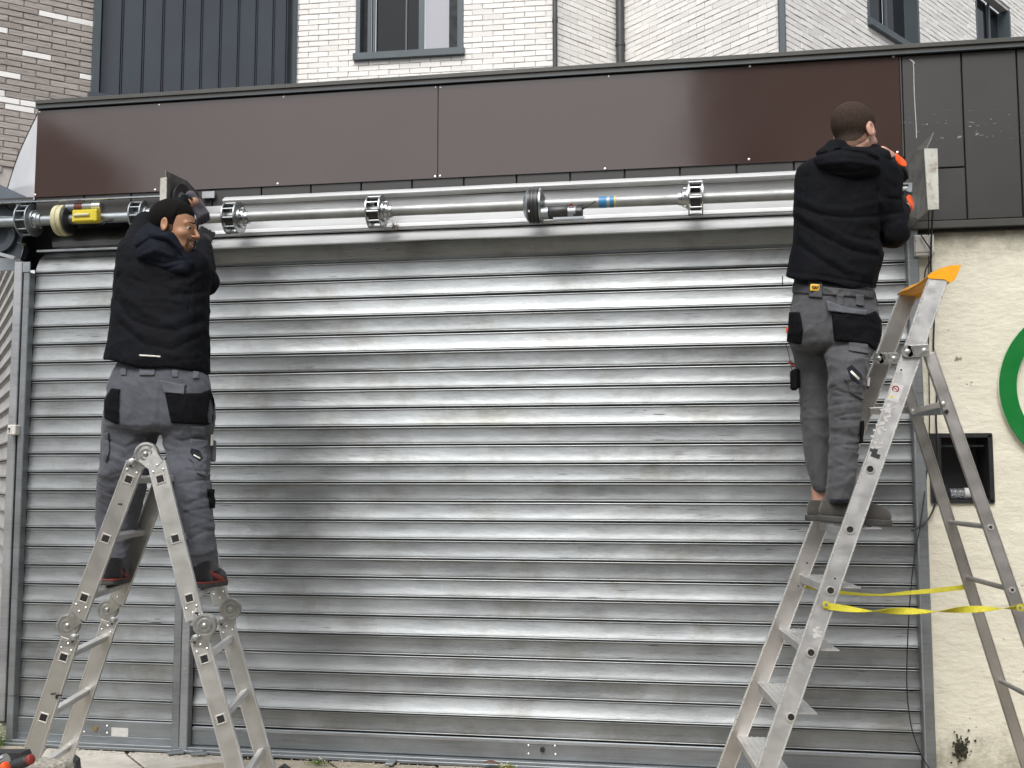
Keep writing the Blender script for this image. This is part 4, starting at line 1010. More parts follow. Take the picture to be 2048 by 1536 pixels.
class Loft:
    """stack of elliptical sections; rows = (py, left px, right px, half depth), measured at wall distance cy"""
    def __init__(s, rows, cy, pw=2.3):
        R = []
        for r in rows:
            py, xl, xr, b = r[:4]; c = r[4] if len(r) > 4 else cy
            p, q = at(xl, py, y=c), at(xr, py, y=c); R.append(((p[2]+q[2])/2, (p[0]+q[0])/2, c, (q[0]-p[0])/2, b))
        R.sort(); s.R = np.array(R); s.pw = pw; s.z0, s.z1 = s.R[0, 0], s.R[-1, 0]
        # smooth resample
        z = np.linspace(s.z0, s.z1, 160); T = np.stack([np.interp(z, s.R[:, 0], s.R[:, k]) for k in range(1, 5)], 1)
        ker = np.hanning(13); ker /= ker.sum(); Tp = np.pad(T, ((6, 6), (0, 0)), 'edge'); s.T = np.stack([np.convolve(Tp[:, k], ker, 'valid') for k in range(4)], 1); s.z = z
    def __call__(s, P, capr=.02):
        z = P[:, 2]; cx, cy, a, b = [np.interp(z, s.z, s.T[:, k]) for k in range(4)]
        u = np.abs(P[:, 0]-cx)/a; v = np.abs(P[:, 1]-cy)/b; r = (u**s.pw+v**s.pw)**(1/s.pw)
        d = (r-1)*np.minimum(a, b)*np.where(r < 1, 1, 1)
        rad = np.hypot(P[:, 0]-cx, P[:, 1]-cy); d = np.where(r > 1e-3, rad*(1-1/np.maximum(r, 1e-3)), d)
        dz = np.maximum(s.z0-z, z-s.z1); return smax(d, dz, capr)
def pxy(P): return pjv(P)
def segd(px, py, pts):
    d = np.full(px.shape, 1e9); 
    for (x0, y0), (x1, y1) in zip(pts[:-1], pts[1:]):
        dx, dy = x1-x0, y1-y0; t = np.clip(((px-x0)*dx+(py-y0)*dy)/(dx*dx+dy*dy), 0, 1)
        d = np.minimum(d, np.hypot(px-x0-t*dx, py-y0-t*dy))
    return d
def polyd(px, py, pts):
    pts = list(pts); d = segd(px, py, pts+[pts[0]]); ins = np.zeros(px.shape, bool); n = len(pts)
    for i in range(n):
        x0, y0 = pts[i]; x1, y1 = pts[(i+1) % n]
        c = ((y0 > py) != (y1 > py)); xx = (x1-x0)*(py-y0)/((y1-y0) if y1 != y0 else 1e-9)+x0; ins ^= c & (px < xx)
    return np.where(ins, -d, d)
def folds(P, fl, cy):
    px, py = pxy(P); out = np.zeros(len(P)); front = np.clip((cy+.03-P[:, 1])/.06, 0, 1)
    for pts, amp, wd in fl: out += amp*np.exp(-(segd(px, py, pts)/wd)**2)
    return out*front
def crumple(P, s, amp, seed=0):
    r = np.random.default_rng(seed); out = np.zeros(len(P)); q = P.copy()
    wv = np.zeros(P.shape)
    for k in range(3):
        k_ = r.normal(0, 1, 3)*s*.5; wv[:, k] = np.sin(P@k_+r.uniform(0, 6))*.6/s
    q = P+wv*2
    for k in range(5):
        k_ = r.normal(0, 1, 3); k_[2] *= 1.6; k_ *= s/np.linalg.norm(k_)*r.uniform(.7, 1.5)
        out += (1-np.abs(np.sin(q@k_+r.uniform(0, 6))))**2-.4
    return out*amp/2.2
def patch(name, base, lo, hi, h, off, poly, cy, mat, parent, mpp, soft=.004, extra=None, label=None, back=False):
    def f(P):
        px, py = pxy(P); d = base(P)-off
        if extra is not None: d = d-extra(P)
        g = polyd(px, py, poly)*mpp
        return smax(smax(d, g, soft), (P[:, 1]-cy) if not back else -(P[:, 1]-cy), .004)
    V, Q = surfnets(f, lo, hi, h); return npmesh(name, V, Q, mat, parent, label)
def rotframe(fwd, up=(0, 0, 1)):
    f_ = np.asarray(fwd, float); f_ /= np.linalg.norm(f_); s_, _, u_ = frame(f_, up); return np.stack([s_, f_, u_])   # rows: right, forward, up

# ---- head
def head_sdf(q, smile=True, ears=True):
    mx = q*np.array([1, 1, 1.]); ax_ = np.abs(q[:, 0]); qs = np.stack([ax_, q[:, 1], q[:, 2]], 1)
    d = ell(q, (0, -.014, .034), (.0765, .097, .086))
    d = smin(d, ell(q, (0, .026, -.026), (.0635, .066, .084)), .022)
    d = smin(d, ell(q, (0, .032, -.074), (.050, .052, .038)), .02)
    d = smin(d, cap(qs, (.052, -.004, -.052), (.018, .070, -.096), .014, .015), .022)
    d = smin(d, ell(q, (0, .076, -.098), (.019, .016, .015)), .014)
    d = smin(d, cap(qs, (.012, .086, .020), (.044, .070, .022), .009, .008), .012)
    d = smin(d, ell(qs, (.040, .060, -.026), (.023, .023, .019)), .016)
    d = smax(d, -ell(qs, (.032, .098, .004), (.017, .014, .011)), .008)
    d = smin(d, cap(q, (0, .088, .016), (0, .114, -.022), .0065, .0096), .009)
    d = smin(d, ell(qs, (.011, .100, -.028), (.0078, .010, .0066)), .006)
    d = smin(d, cap(qs, (0, .094, -.052), (.028, .081, -.045), .0060, .0035), .006)
    d = smin(d, cap(qs, (0, .092, -.070), (.027, .081, -.051), .0070, .0035), .006)
    d = smin(d, ell(q, (0, .080, -.060), (.03, .018, .018)), .01)
    if smile: d = smax(d, -np.minimum(ell(qs, (.0, .099, -.0600), (.018, .010, .0048)), cap(qs, (.008, .097, -.0595), (.026, .088, -.049), .0040, .0018)), .002)
    d = smin(d, cap(qs, (.020, .0865, .0100), (.043, .0765, .0098), .0042, .0038), .003); d = smin(d, cap(qs, (.021, .0850, -.0045), (.041, .0775, -.0035), .0032, .0030), .003)
    if ears:
        Re = rotframe((.35, 1, 0))
        e = ell(qs, (.080, -.012, -.006), (.0085, .019, .032), rotframe((.45, 1, .25)))
        e = smax(e, -ell(qs, (.088, -.008, -.004), (.006, .010, .019), rotframe((.45, 1, .25))), .004); d = smin(d, e, .006)
    d = smin(d, cap(q, (0, -.022, -.07), (0, -.030, -.13), .054, .052), .03)
    return d
HS = 1.08
def place(o, Rm): return lambda P: (P-o)@Rm.T/HS
def eyes(parent, o, Rm):
    for sx in (-1, 1):
        c = o+np.array([sx*.0315, .0755, .0035])@Rm*HS; fw = np.array([0, 1., 0])@Rm; gz = fw+np.array([.10, -.40, -.05]); gz /= np.linalg.norm(gz)
        MB().lathe(c-fw*.0125, fw, [(12.5e-3*(1-math.cos(t)), max(1e-4, 12.5e-3*math.sin(t))) for t in np.linspace(.05, 3.1, 12)], 18).make('eye', 'eye_white', parent, True)
        MB().lathe(c+gz*.0094, gz, [(0, .0076), (.0024, .006), (.0036, .001)], 14).make('iris', 'eye_dark', parent, True)

# ---- hands
def hand_sdf(q, curl=(.5, .6, .5), tc=.6):
    d = rbox(q, (0, .046, 0), (.039, .046, .0135), .013)
    d = smin(d, cap(q, (0, -.03, 0), (0, .02, 0), .026, .024), .02)
    for i, (x, L) in enumerate(zip((-.030, -.010, .011, .031), (.060, .074, .080, .070))):
        p = np.array([x, .086, .0]); a = 0.; f_ = (x*.9)
        for k, (s_, r0, r1) in enumerate(((.45, .0100, .0092), (.30, .0092, .0085), (.25, .0085, .0072))):
            a += curl[k]*(1+.08*i); dr = np.array([f_*.8, math.cos(a), -math.sin(a)]); dr /= np.linalg.norm(dr); p2 = p+dr*L*s_
            c = cap(q, p, p2, r0, r1); d = smin(d, c, .004) if k == 0 else np.minimum(d, c); p = p2
    p = np.array([.028, .018, -.004]); a = np.array([.62, .70, -.35]); a /= np.linalg.norm(a); p2 = p+a*.046
    d = smin(d, cap(q, p, p2, .0145, .0115), .008); b = np.array([.25, .8, -tc]); b /= np.linalg.norm(b); p3 = p2+b*.030
    return np.minimum(d, cap(q, p2, p3, .0112, .0088))
def hand(parent, name, wrist, fdir, back, mat, curl, s=1., flip=1, h=.0026, cuff=.0):
    w_ = np.asarray(wrist, float); f_ = np.asarray(fdir, float); f_ /= np.linalg.norm(f_); b_ = np.asarray(back, float); b_ = b_-f_*(b_@f_); b_ /= np.linalg.norm(b_)
    x_ = np.cross(f_, b_)*flip; Rm = np.stack([x_, f_, b_])
    fn = lambda P: hand_sdf(((P-w_)@Rm.T)/s, curl)*s
    V, Q = surfnets(fn, w_-.21, w_+.21, h, mg=1.3); return npmesh(name, V, Q, mat, parent), fn, Rm

def shoe_sdf(q, hi=.10):
    d = ell(q, (0, .055, .045), (.047, .115, .044)); d = smin(d, ell(q, (0, .115, .034), (.045, .055, .032)), .02)
    d = smin(d, cap(q, (0, -.055, .045), (0, -.045, hi), .044, .042), .03)
    d = smax(d, -(q[:, 2]-.018), .004); d = smax(d, q[:, 2]-hi-.005, .006); return d
def sole_sdf(q):
    w_ = .048-.010*np.clip(-(q[:, 1]+.02)/.08, 0, 1)
    d = np.hypot(np.maximum(np.abs(q[:, 0])-.012, 0)/(w_-.012), np.maximum(np.abs(q[:, 1]-.035)-.085, 0)/.055)
    d = (d-1)*.034; return smax(smax(d, q[:, 2]-.026, .005), -q[:, 2], .004)
def shoe(parent, c, toe, mat, sole, hi=.10, trim=None, s=1.):
    Rm = rotframe(toe); c = np.asarray(c, float); L = lambda P: ((P-c)@Rm.T)/s
    lo, h_ = c-[.22, .22, .02], c+[.22, .22, .16]
    V, Q = surfnets(lambda P: shoe_sdf(L(P), hi)*s, lo, h_, .004); o = npmesh('shoe', V, Q, mat, parent)
    V, Q = surfnets(lambda P: sole_sdf(L(P))*s, lo, h_, .004); npmesh('sole', V, Q, sole, o)
    if trim:
        f_ = lambda P: smax(shoe_sdf(L(P), hi)*s-.003, np.abs((L(P)[:, 2]-.055+.35*L(P)[:, 1]))-.012, .004); f2 = lambda P: smax(f_(P), -L(P)[:, 1]*0+(np.abs(L(P)[:, 1]-.02)-.07), .004)
        V, Q = surfnets(f2, lo, h_, .004); npmesh('shoe_trim', V, Q, trim, o)
        V, Q = surfnets(lambda P: smax(sole_sdf(L(P))*s-.002, np.abs(L(P)[:, 2]-.026)-.004, .002), lo, h_, .0035); npmesh('sole_trim', V, Q, trim, o)
    return o
def bounds(*pts, m=.15):
    P = np.array(pts); return P.min(0)-m, P.max(0)+m

# =============================================================== LEFT WORKER
YF = -1.085; YP = -1.03; YC = -.97
man = thing('person', 'dark-haired man in black hooded jacket smiling over his shoulder, astride the folding ladder', 'person', at(310, 1182, y=YF), 'workers fitting the shutter shaft')
mpp = .00241
JR = [(472, 296, 340, .06), (484, 276, 352, .075), (498, 256, 372, .095), (516, 244, 398, .125), (545, 236, 411, .145), (580, 233, 413, .152), (620, 231, 413, .155, -.985), (655, 228, 413, .155, -1.0), (685, 223, 413, .158, -1.015), (708, 217, 413, .162, -1.025), (722, 216, 414, .165, -1.03), (736, 219, 414, .165, -1.03), (760, 222, 414, .165, -1.03)]
LJ = Loft(JR, YC, 2.5)
shR, elR, wrR = at(385, 532, y=YC), at(409, 566, y=-.80), at(408, 492, y=-.50)
shL, elL, wrL = at(266, 508, y=YC), at(290, 452, y=-.72), at(366, 408, y=-.50)
FJ = [([(234, 600), (262, 640), (300, 655), (350, 662), (405, 640)], -.006, 5), ([(236, 575), (290, 625), (340, 645), (400, 625)], .007, 9), ([(240, 650), (290, 690), (345, 700), (410, 668)], -.005, 5),
      ([(235, 625), (280, 668), (340, 682), (408, 655)], .006, 8), ([(300, 700), (345, 722), (400, 716)], -.003, 4), ([(345, 590), (380, 588), (415, 580)], -.006, 5), ([(350, 600), (390, 600), (414, 592)], .005, 6),
      ([(232, 560), (250, 540), (262, 520)], -.004, 5), ([(398, 540), (380, 552), (345, 560)], -.005, 5), ([(418, 545), (400, 552), (380, 566)], .004, 4), ([(236, 700), (240, 660), (236, 620)], .005, 6),
      ([(395, 600), (392, 650), (396, 700)], -.004, 6), ([(247, 612), (258, 660), (256, 705)], -.003, 6), ([(330, 575), (300, 568), (270, 560)], -.004, 6), ([(219, 728), (300, 737), (413, 744)], -.003, 2.2)]
FJ += [([(250, 520), (258, 560), (250, 620), (240, 700)], -.0025, 1.5), ([(385, 560), (378, 620), (384, 720)], -.0025, 1.5), ([(320, 560), (318, 640), (312, 735)], -.0018, 1.3)]
def jacketL(P):
    d = LJ(P, .05)
    d = smin(d, cap(P, shR, elR, .082, .066), .05); d = smin(d, cap(P, elR, wrR, .064, .045), .03)
    d = smin(d, cap(P, shL, elL, .080, .062), .05); d = smin(d, cap(P, elL, wrL, .060, .044), .03)
    d = d-folds(P, FJ, YC)-crumple(P, 14, .0065, 3)-crumple(P, 38, .0028, 5)
    px, py = pxy(P); hem = (py-(724+(px-216)*.118+4*np.sin(px*.05)))*mpp
    return smax(d, np.where(P[:, 2] < 2.2, hem, -1), .010)
lo, hi = bounds(at(205, 760, y=-1.1), at(450, 380, y=-.7), m=.22)
V, Q = surfnets(jacketL, lo, hi, .0055); jk = npmesh('jacket', V, Q, 'jacket', man)
def thinshell(base, off): return lambda P: base(P)-off
patch('reflective_strip', jacketL, *bounds(at(275, 720, y=-1.15), at(325, 700, y=-1.15), m=.10), .003, .0025, [(278, 708.5), (321, 711.5), (321, 715), (278, 712)], YC-.05, 'reflect', jk, mpp, .001)
# cuffs
for a_, b_ in ((elL, wrL),):
    d_ = (b_-a_)/np.linalg.norm(b_-a_); MB().cyl(b_+d_*.028, b_+d_*.044, .042, 20, .040).make('cuff', 'hemdark', jk, True)
# hood lying on the back
def hoodL(P):
    Rm = rotframe((1, .0, -.12))
    c = at(315, 501, y=-1.085); d = ell(P, c, (.105, .070, .075), np.stack([np.array([1, 0, -.10]), np.array([0, 1, 0]), np.array([.10, 0, 1])]))
    c2 = at(304, 484, y=-1.06); d = smin(d, ell(P, c2, (.085, .07, .075)), .03)
    c3 = at(344, 532, y=-1.07); d = smin(d, ell(P, c3, (.095, .055, .045), np.stack([np.array([.95, 0, -.3]), np.array([0, 1, 0]), np.array([.3, 0, .95])])), .03)
    d = smin(d, cap(P, at(304, 462, y=-1.06), at(336, 478, y=-1.10), .042, .034), .03); d = smin(d, cap(P, at(336, 478, y=-1.10), at(378, 528, y=-1.06), .034, .026), .02)
    d = d-folds(P, [([(268, 500), (300, 478), (335, 485), (362, 512)], -.010, 4), ([(275, 515), (310, 500), (345, 512)], .008, 6), ([(275, 535), (310, 545), (360, 530)], -.006, 4), ([(300, 465), (330, 472), (360, 495)], .006, 5), ([(290, 520), (330, 528), (365, 520)], -.005, 3.5)], -.9)-crumple(P, 30, .004, 8)
    return d
V, Q = surfnets(hoodL, *bounds(at(250, 570, y=-1.1), at(420, 440, y=-1.0), m=.14), .0045); npmesh('hood', V, Q, 'hood', jk)
# trousers
PL = Loft([(700, 245, 398, .08), (728, 238, 404, .11), (745, 230, 409, .13), (770, 223, 417, .145), (800, 218, 423, .15), (830, 214, 426, .148), (852, 212, 424, .14), (866, 215, 422, .12)], YP-.01, 2.5)
GL = Loft([(820, 214, 322, .115), (845, 212, 320, .115), (870, 208, 312, .11), (900, 206, 303, .105), (940, 202, 296, .10), (985, 195, 288, .09, -.99), (1030, 193, 278, .08, -.95), (1070, 194, 268, .078, -.94), (1105, 196, 260, .078, -.95), (1135, 199, 254, .078, -.97), (1158, 202, 246, .078, -.98)], YP, 2.2)
GR = Loft([(820, 318, 424, .115), (845, 322, 423, .115), (870, 328, 421, .11), (900, 334, 419, .105), (940, 342, 417, .10, -1.09), (985, 351, 419, .098, -1.12), (1030, 357, 422, .095, -1.13), (1070, 364, 427, .092, -1.13), (1105, 374, 431, .09, -1.12), (1130, 381, 433, .088, -1.10), (1146, 385, 433, .085, -1.10)], YP, 2.2)
FT = [([(318, 770), (320, 850)], -.004, 3), ([(215, 880), (250, 895), (285, 880)], -.006, 4), ([(212, 910), (250, 925), (290, 905)], .006, 6), ([(330, 870), (365, 882), (400, 872)], -.006, 4), ([(345, 905), (372, 930), (385, 955)], -.005, 5)]
rf_ = np.random.default_rng(5)
for k in range(11):
    y_ = 940+k*13+rf_.uniform(-5, 5); s_ = rf_.uniform(-16, 16); w_ = rf_.uniform(.3, 1)
    FT.append(([(202+40*(1-w_), y_+s_), (240, y_+s_*.2), (240+42*w_, y_-s_*.5)], rf_.choice([-.005, -.0035, .003]), rf_.uniform(2.2, 4.2)))
    y_ += rf_.uniform(-6, 6); s_ = rf_.uniform(-16, 16); w_ = rf_.uniform(.3, 1)
    FT.append(([(385-34*w_+k, y_+s_), (388+k, y_), (424, y_-s_*.7)], rf_.choice([-.005, -.0035, .003]), rf_.uniform(2.2, 4.2)))
FT += [([(262, 900), (268, 1000), (258, 1100)], -.0022, 1.6), ([(352, 880), (366, 1000), (392, 1130)], -.0022, 1.6), ([(404, 1000), (412, 1120)], -.002, 1.6)]
def trouL(P):
    d = smin(PL(P, .03), smin(GL(P), GR(P), .004), .02)
    return d-folds(P, FT, YP)-crumple(P, 20, .0062, 11)-crumple(P, 50, .0026, 12)
lo, hi = bounds(at(188, 1165, y=-1.1), at(440, 700, y=-1.0), m=.16)
V, Q = surfnets(trouL, lo, hi, .0055); tr = npmesh('trousers', V, Q, 'trouser', man)
B_ = lambda x0, y0, x1, y1, m=.03: bounds(at(x0, y0, y=-1.25), at(x1, y1, y=-.9), at(x0, y1, y=-1.1), m=m)
bulge = lambda P: .0
patch('holster_pocket', trouL, *B_(205, 770, 275, 856), .005, .014, [(222, 776), (266, 782), (266, 812), (257, 845), (232, 848), (208, 836), (208, 800)], YP+.03, 'pocket', tr, mpp, .012)
patch('holster_pocket', trouL, *B_(330, 775, 436, 855), .005, .016, [(330, 787), (402, 786), (421, 778), (429, 800), (427, 845), (415, 850), (342, 846)], YP+.03, 'pocket', tr, mpp, .012)
patch('pocket_flap', trouL, *B_(318, 755, 406, 795), .004, .021, [(320, 760), (400, 776), (402, 788), (370, 789), (328, 785)], YP, 'flap', tr, mpp, .004)
patch('knee_pocket_flap', trouL, *B_(375, 845, 415, 880), .004, .009, [(381, 852), (411, 853), (412, 874), (384, 874)], YP, 'trouser', tr, mpp, .003)
patch('cargo_pocket', trouL, *B_(372, 872, 420, 965), .004, .010, [(380, 878), (416, 880), (414, 930), (411, 954), (393, 946), (388, 926), (376, 918)], YP, 'trouser', tr, mpp, .006)
patch('logo_patch', trouL, *B_(378, 895, 408, 930), .003, .0125, [(383, 896), (400, 901), (407, 916), (400, 923), (386, 914), (379, 903)], YP, 'hemdark', tr, mpp, .002)
patch('logo_bar', trouL, *B_(384, 905, 404, 920), .0025, .0148, [(387.5, 908), (401, 915.5), (400, 918.5), (386.5, 911)], YP, 'reflect', tr, mpp, .001)
patch('hem_band', trouL, *B_(380, 1128, 438, 1152), .004, .003, [(380, 1134), (436, 1126), (436, 1160), (380, 1160)], 0, 'hemdark', tr, mpp, .003)
patch('hem_band', trouL, *B_(196, 1130, 252, 1162), .004, .003, [(196, 1136), (252, 1136), (252, 1170), (196, 1170)], 0, 'hemdark', tr, mpp, .003)
patch('knee_pad_pocket', trouL, *B_(405, 975, 430, 1022), .004, .010, [(414, 978), (432, 978), (434, 1018), (420, 1016)], YP+.2, 'pocket', tr, mpp, .006)
for q in ((247, 744), (294, 745), (350, 748), (392, 751)):
    patch('belt_loop', trouL, *B_(q[0]-12, q[1]-12, q[0]+12, q[1]+12), .003, .008, [(q[0]-(16 if q[0] == 294 else 6), q[1]-9), (q[0]+(16 if q[0] == 294 else 6), q[1]-8), (q[0]+(15 if q[0] == 294 else 6), q[1]+6), (q[0]-(15 if q[0] == 294 else 6), q[1]+6)], YP, 'flap', tr, mpp, .003)
patch('side_tool_pocket', trouL, *B_(206, 860, 224, 925), .004, .012, [(204, 868), (217, 864), (219, 905), (212, 924), (204, 914)], YP+.1, 'trouser', tr, mpp, .006)
pn = at(208, 874, y=YP); MB().box(pn, (.008, .01, .045)).make('pocket_pen', 'label_paper', tr)
pn = at(424, 880, y=YP); MB().box(pn, (.008, .012, .050)).make('pocket_pen', 'reflect', tr); MB().box(pn+(-.006, .03, -.05), (.022, .02, .10), ch=.006).make('pocket_tool', 'flap', tr)
# shoes stand on the rungs
ZR = .932
shoe(man, at(223, 1182, y=-1.0)*[1, 1, 0]+[.01, 0, ZR], (-.30, 1, -.05), 'shoe_black', 'sole', .12, 'red')
shoe(man, at(411, 1184, y=-1.10)*[1, 1, 0]+[0, 0, ZR+.004], (-.02, 1, -.04), 'shoe_black', 'sole', .12, 'red')
# head
HO = at(348, 456, y=-1.03); HR = rotframe((1, .10, -.17), (-.10, .02, 1))
hq = place(HO, HR)
V1, Q1 = surfnets(lambda P: head_sdf(hq(P)), HO-.24, HO+.17, .0028, mg=1.3)
def bodyL(P):
    d = LJ(P+0*P, .05)+.075
    for a_, b_, ra, rb in ((shR, elR, .045, .038), (elR, wrR, .037, .028), (shL, elL, .045, .038), (elL, wrL+(wrL-elL)*.1, .037, .027)): d = smin(d, cap(P, a_, b_, ra, rb), .02)
    d = smin(d, PL(P, .03)+.03, .03); d = smin(d, GL(P)+.022, .02); d = smin(d, GR(P)+.022, .02); return d
V2, Q2 = surfnets(bodyL, *bounds(at(188, 1175, y=-1.1), at(445, 380, y=-.7), m=.22), .010)
bd = npmesh('body', np.concatenate([V1, V2]), np.concatenate([Q1, Q2+len(V1)]), 'skin_tan', man)
# bare wrist of the raised arm, and gloves
wv = (wrL-elL)/np.linalg.norm(wrL-elL)
V, Q = surfnets(lambda P: cap(P, wrL, at(388, 404, y=-.46), .028, .026), wrL-.14, wrL+.14, .004)
wr_ = npmesh('wrist', V, Q, 'skin_tan', bd)
gl, gfn, gR = hand(man, 'work_glove', at(388, 402, y=-.45), (.42, .25, -.75), (.75, -.60, .3), 'glove_grey', (.7, .9, .7), 1.05)
gl2, gfn2, gR2 = hand(man, 'work_glove', at(405, 486, y=-.48), (.05, .5, .75), (.6, -.75, .1), 'glove_black', (.7, .9, .6), 1.05, flip=-1)
def hairL(P):
    q = hq(P); y_, z_ = q[:, 1], q[:, 2]; 
    zl = np.interp(y_, [-.2, -.055, -.03, -.012, .006, .022, .030, .045, .062, .2], [-.075, -.065, -.03, .0, -.012, -.010, .040, .052, .060, .064])
    off = .0012+.0080*np.clip((z_-zl-.004)/.045, 0, 1)*np.clip((z_+.03)/.06, .25, 1)
    return smax(head_sdf(q, ears=False)-off, (zl-z_)*.7, .003)-.0010*np.sin(q[:, 0]*400)*np.sin(q[:, 1]*380)*np.sin(q[:, 2]*390)
V, Q = surfnets(hairL, HO-.17, HO+.17, .0035, mg=1.3); npmesh('hair', V, Q, 'hair_black', bd)
def fadeL(P):
    q = hq(P); y_, z_ = q[:, 1], q[:, 2]
    zl = np.interp(y_, [-.2, -.03, .0, .02, .2], [-.10, -.085, -.05, -.03, .0]); return smax(smax(head_sdf(q, ears=False)-.0018, (zl-z_), .004), np.abs(y_+.04)-.066, .006)
V, Q = surfnets(fadeL, HO-.17, HO+.17, .004, mg=1.3); npmesh('hair_fade', V, Q, 'hair_fade', bd)
def beardL(P):
    q = hq(P); ax_ = np.abs(q[:, 0]); y_, z_ = q[:, 1], q[:, 2]
    top = np.interp(y_, [-.2, .0, .02, .05, .075, .2], [.0, -.015, -.048, -.072, -.080, -.082])
    rg = z_-top; mo = ell(np.stack([ax_, y_, z_], 1), (.014, .098, -.044), (.022, .02, .0065)); ch = cap(np.stack([ax_, y_, z_], 1), (.030, .088, -.047), (.029, .083, -.078), .008)
    rg = np.minimum(rg, np.minimum(mo, ch)); mouth = ell(q, (0, .10, -.062), (.026, .03, .014))
    d = smax(head_sdf(q, ears=False)-.0028, rg, .005); d = smax(d, -mouth, .003); return smax(d, -(y_+.005), .004)
V, Q = surfnets(beardL, HO-.17, HO+.17, .0028, mg=1.3); npmesh('beard', V, Q, 'hair_fade', bd)
def browf(side):
    return lambda P: cap(hq(P), (side*.014, .0925, .0310), (side*.044, .0775, .0270), .0034, .0022)
for sd_ in (-1, 1):
    V, Q = surfnets(browf(sd_), HO-.13, HO+.13, .0024, mg=1.2); npmesh('eyebrow', V, Q, 'hair_black', bd)
eyes(bd, HO, HR)
V, Q = surfnets(lambda P: ell(hq(P), (0, .0835, -.0605), (.022, .0125, .0052)), HO-.13, HO+.13, .0022, mg=1.2); npmesh('teeth', V, Q, 'teeth', bd)

# =============================================================== RIGHT WORKER
YN, YR, YFF = -1.05, -.93, -.82
man2 = thing('person', 'man with shaved brown hair and black jacket, back turned, on the tall stepladder', 'person', at(1690, 1045, y=YR), 'workers fitting the shutter shaft')
mpr = .00214
LJ2 = Loft([(300, 1655, 1748, .09), (314, 1628, 1768, .105), (328, 1604, 1783, .12), (345, 1592, 1790, .13), (375, 1587, 1788, .142), (410, 1585, 1780, .145), (445, 1586, 1771, .145), (480, 1583, 1764, .142), (512, 1578, 1768, .142), (540, 1571, 1764, .145), (560, 1566, 1756, .145), (600, 1564, 1750, .14)], YR, 2.5)
s2R, e2R, w2R = at(1768, 352, y=YR+.02), at(1789, 468, y=-.93), at(1803, 420, y=-.62)
s2L, e2L, w2L = at(1632, 350, y=YR+.04), at(1690, 340, y=-.66), at(1766, 312, y=-.67)
FJ2 = [([(1590, 395), (1640, 415), (1700, 420), (1760, 405)], .005, 7), ([(1588, 410), (1640, 430), (1700, 436), (1755, 432)], -.006, 4), ([(1590, 440), (1640, 470), (1700, 500), (1755, 512)], -.006, 5), ([(1590, 425), (1650, 455), (1710, 485), (1760, 498)], .006, 7),
       ([(1600, 470), (1650, 510), (1700, 540), (1750, 552)], .005, 7), ([(1597, 490), (1640, 520), (1690, 550)], -.004, 5), ([(1755, 380), (1760, 440), (1765, 500)], -.010, 4), ([(1742, 455), (1765, 470)], -.004, 4), ([(1735, 470), (1765, 490)], .004, 4),
       ([(1690, 470), (1730, 480), (1762, 478)], -.004, 4), ([(1572, 543), (1660, 556), (1750, 570)], -.0035, 2.5), ([(1770, 360), (1790, 375)], -.003, 4), ([(1768, 395), (1802, 400)], -.004, 4), ([(1770, 430), (1806, 425)], -.004, 4)]
FJ2 += [([(1612, 350), (1606, 430), (1592, 545)], -.0022, 1.5), ([(1752, 360), (1744, 450), (1738, 575)], -.0022, 1.5), ([(1575, 538), (1660, 552), (1748, 570)], -.0025, 1.6)]
def jacketR(P):
    d = LJ2(P, .05)
    d = smin(d, cap(P, s2R, e2R, .076, .055), .045); d = np.minimum(d, cap(P, e2R, w2R, .054, .042)); d = smin(d, cap(P, e2R, e2R+(0, .01, 0), .056), .03)
    d = smin(d, cap(P, s2L, e2L, .078, .058), .05); d = smin(d, cap(P, e2L, w2L, .056, .042), .03)
    d = d-folds(P, FJ2, YR)-crumple(P, 14, .0065, 23)-crumple(P, 38, .0028, 25)
    px, py = pxy(P); hem = (py-(552+(px-1563)*.165+3*np.sin(px*.06)))*mpr
    return smax(d, np.where(P[:, 2] < 2.45, hem, -1), .010)
V, Q = surfnets(jacketR, *bounds(at(1555, 600, y=-1.0), at(1830, 290, y=-.7), m=.18), .0055); jk2 = npmesh('jacket', V, Q, 'jacket', man2)
def hoodR(P):
    d = ell(P, at(1700, 322, y=-1.06), (.125, .065, .062)); d = smin(d, ell(P, at(1712, 342, y=-1.05), (.105, .06, .042)), .03)
    d = smin(d, cap(P, at(1668, 298, y=-1.0), at(1748, 306, y=-.93), .045, .04), .03)
    d = smin(d, cap(P, at(1650, 318, y=-1.02), at(1762, 318, y=-.97), .05, .045), .03)
    return d-folds(P, [([(1630, 312), (1680, 300), (1730, 308), (1758, 322)], -.009, 4), ([(1635, 330), (1690, 322), (1750, 330)], .006, 6), ([(1650, 350), (1710, 362), (1755, 345)], -.006, 4), ([(1640, 340), (1700, 345), (1750, 338)], -.005, 3.5)], -.85)-crumple(P, 30, .004, 28)
V, Q = surfnets(hoodR, *bounds(at(1600, 380, y=-1.15), at(1790, 280, y=-.9), m=.06), .0045); npmesh('hood', V, Q, 'jacket', jk2)
PR = Loft([(525, 1592, 1744, .11), (545, 1590, 1746, .115), (575, 1588, 1746, .12), (600, 1583, 1752, .132), (635, 1578, 1758, .142), (665, 1577, 1758, .145), (690, 1580, 1756, .135), (704, 1586, 1750, .11)], YR, 2.5)
GF = Loft([(665, 1580, 1668, .10, YR+.03), (700, 1584, 1664, .10, YR+.05), (750, 1592, 1660, .095), (800, 1598, 1660, .09), (850, 1601, 1660, .088), (900, 1606, 1659, .085), (945, 1614, 1657, .08), (975, 1623, 1655, .075), (986, 1626, 1654, .07)], YFF, 2.2)
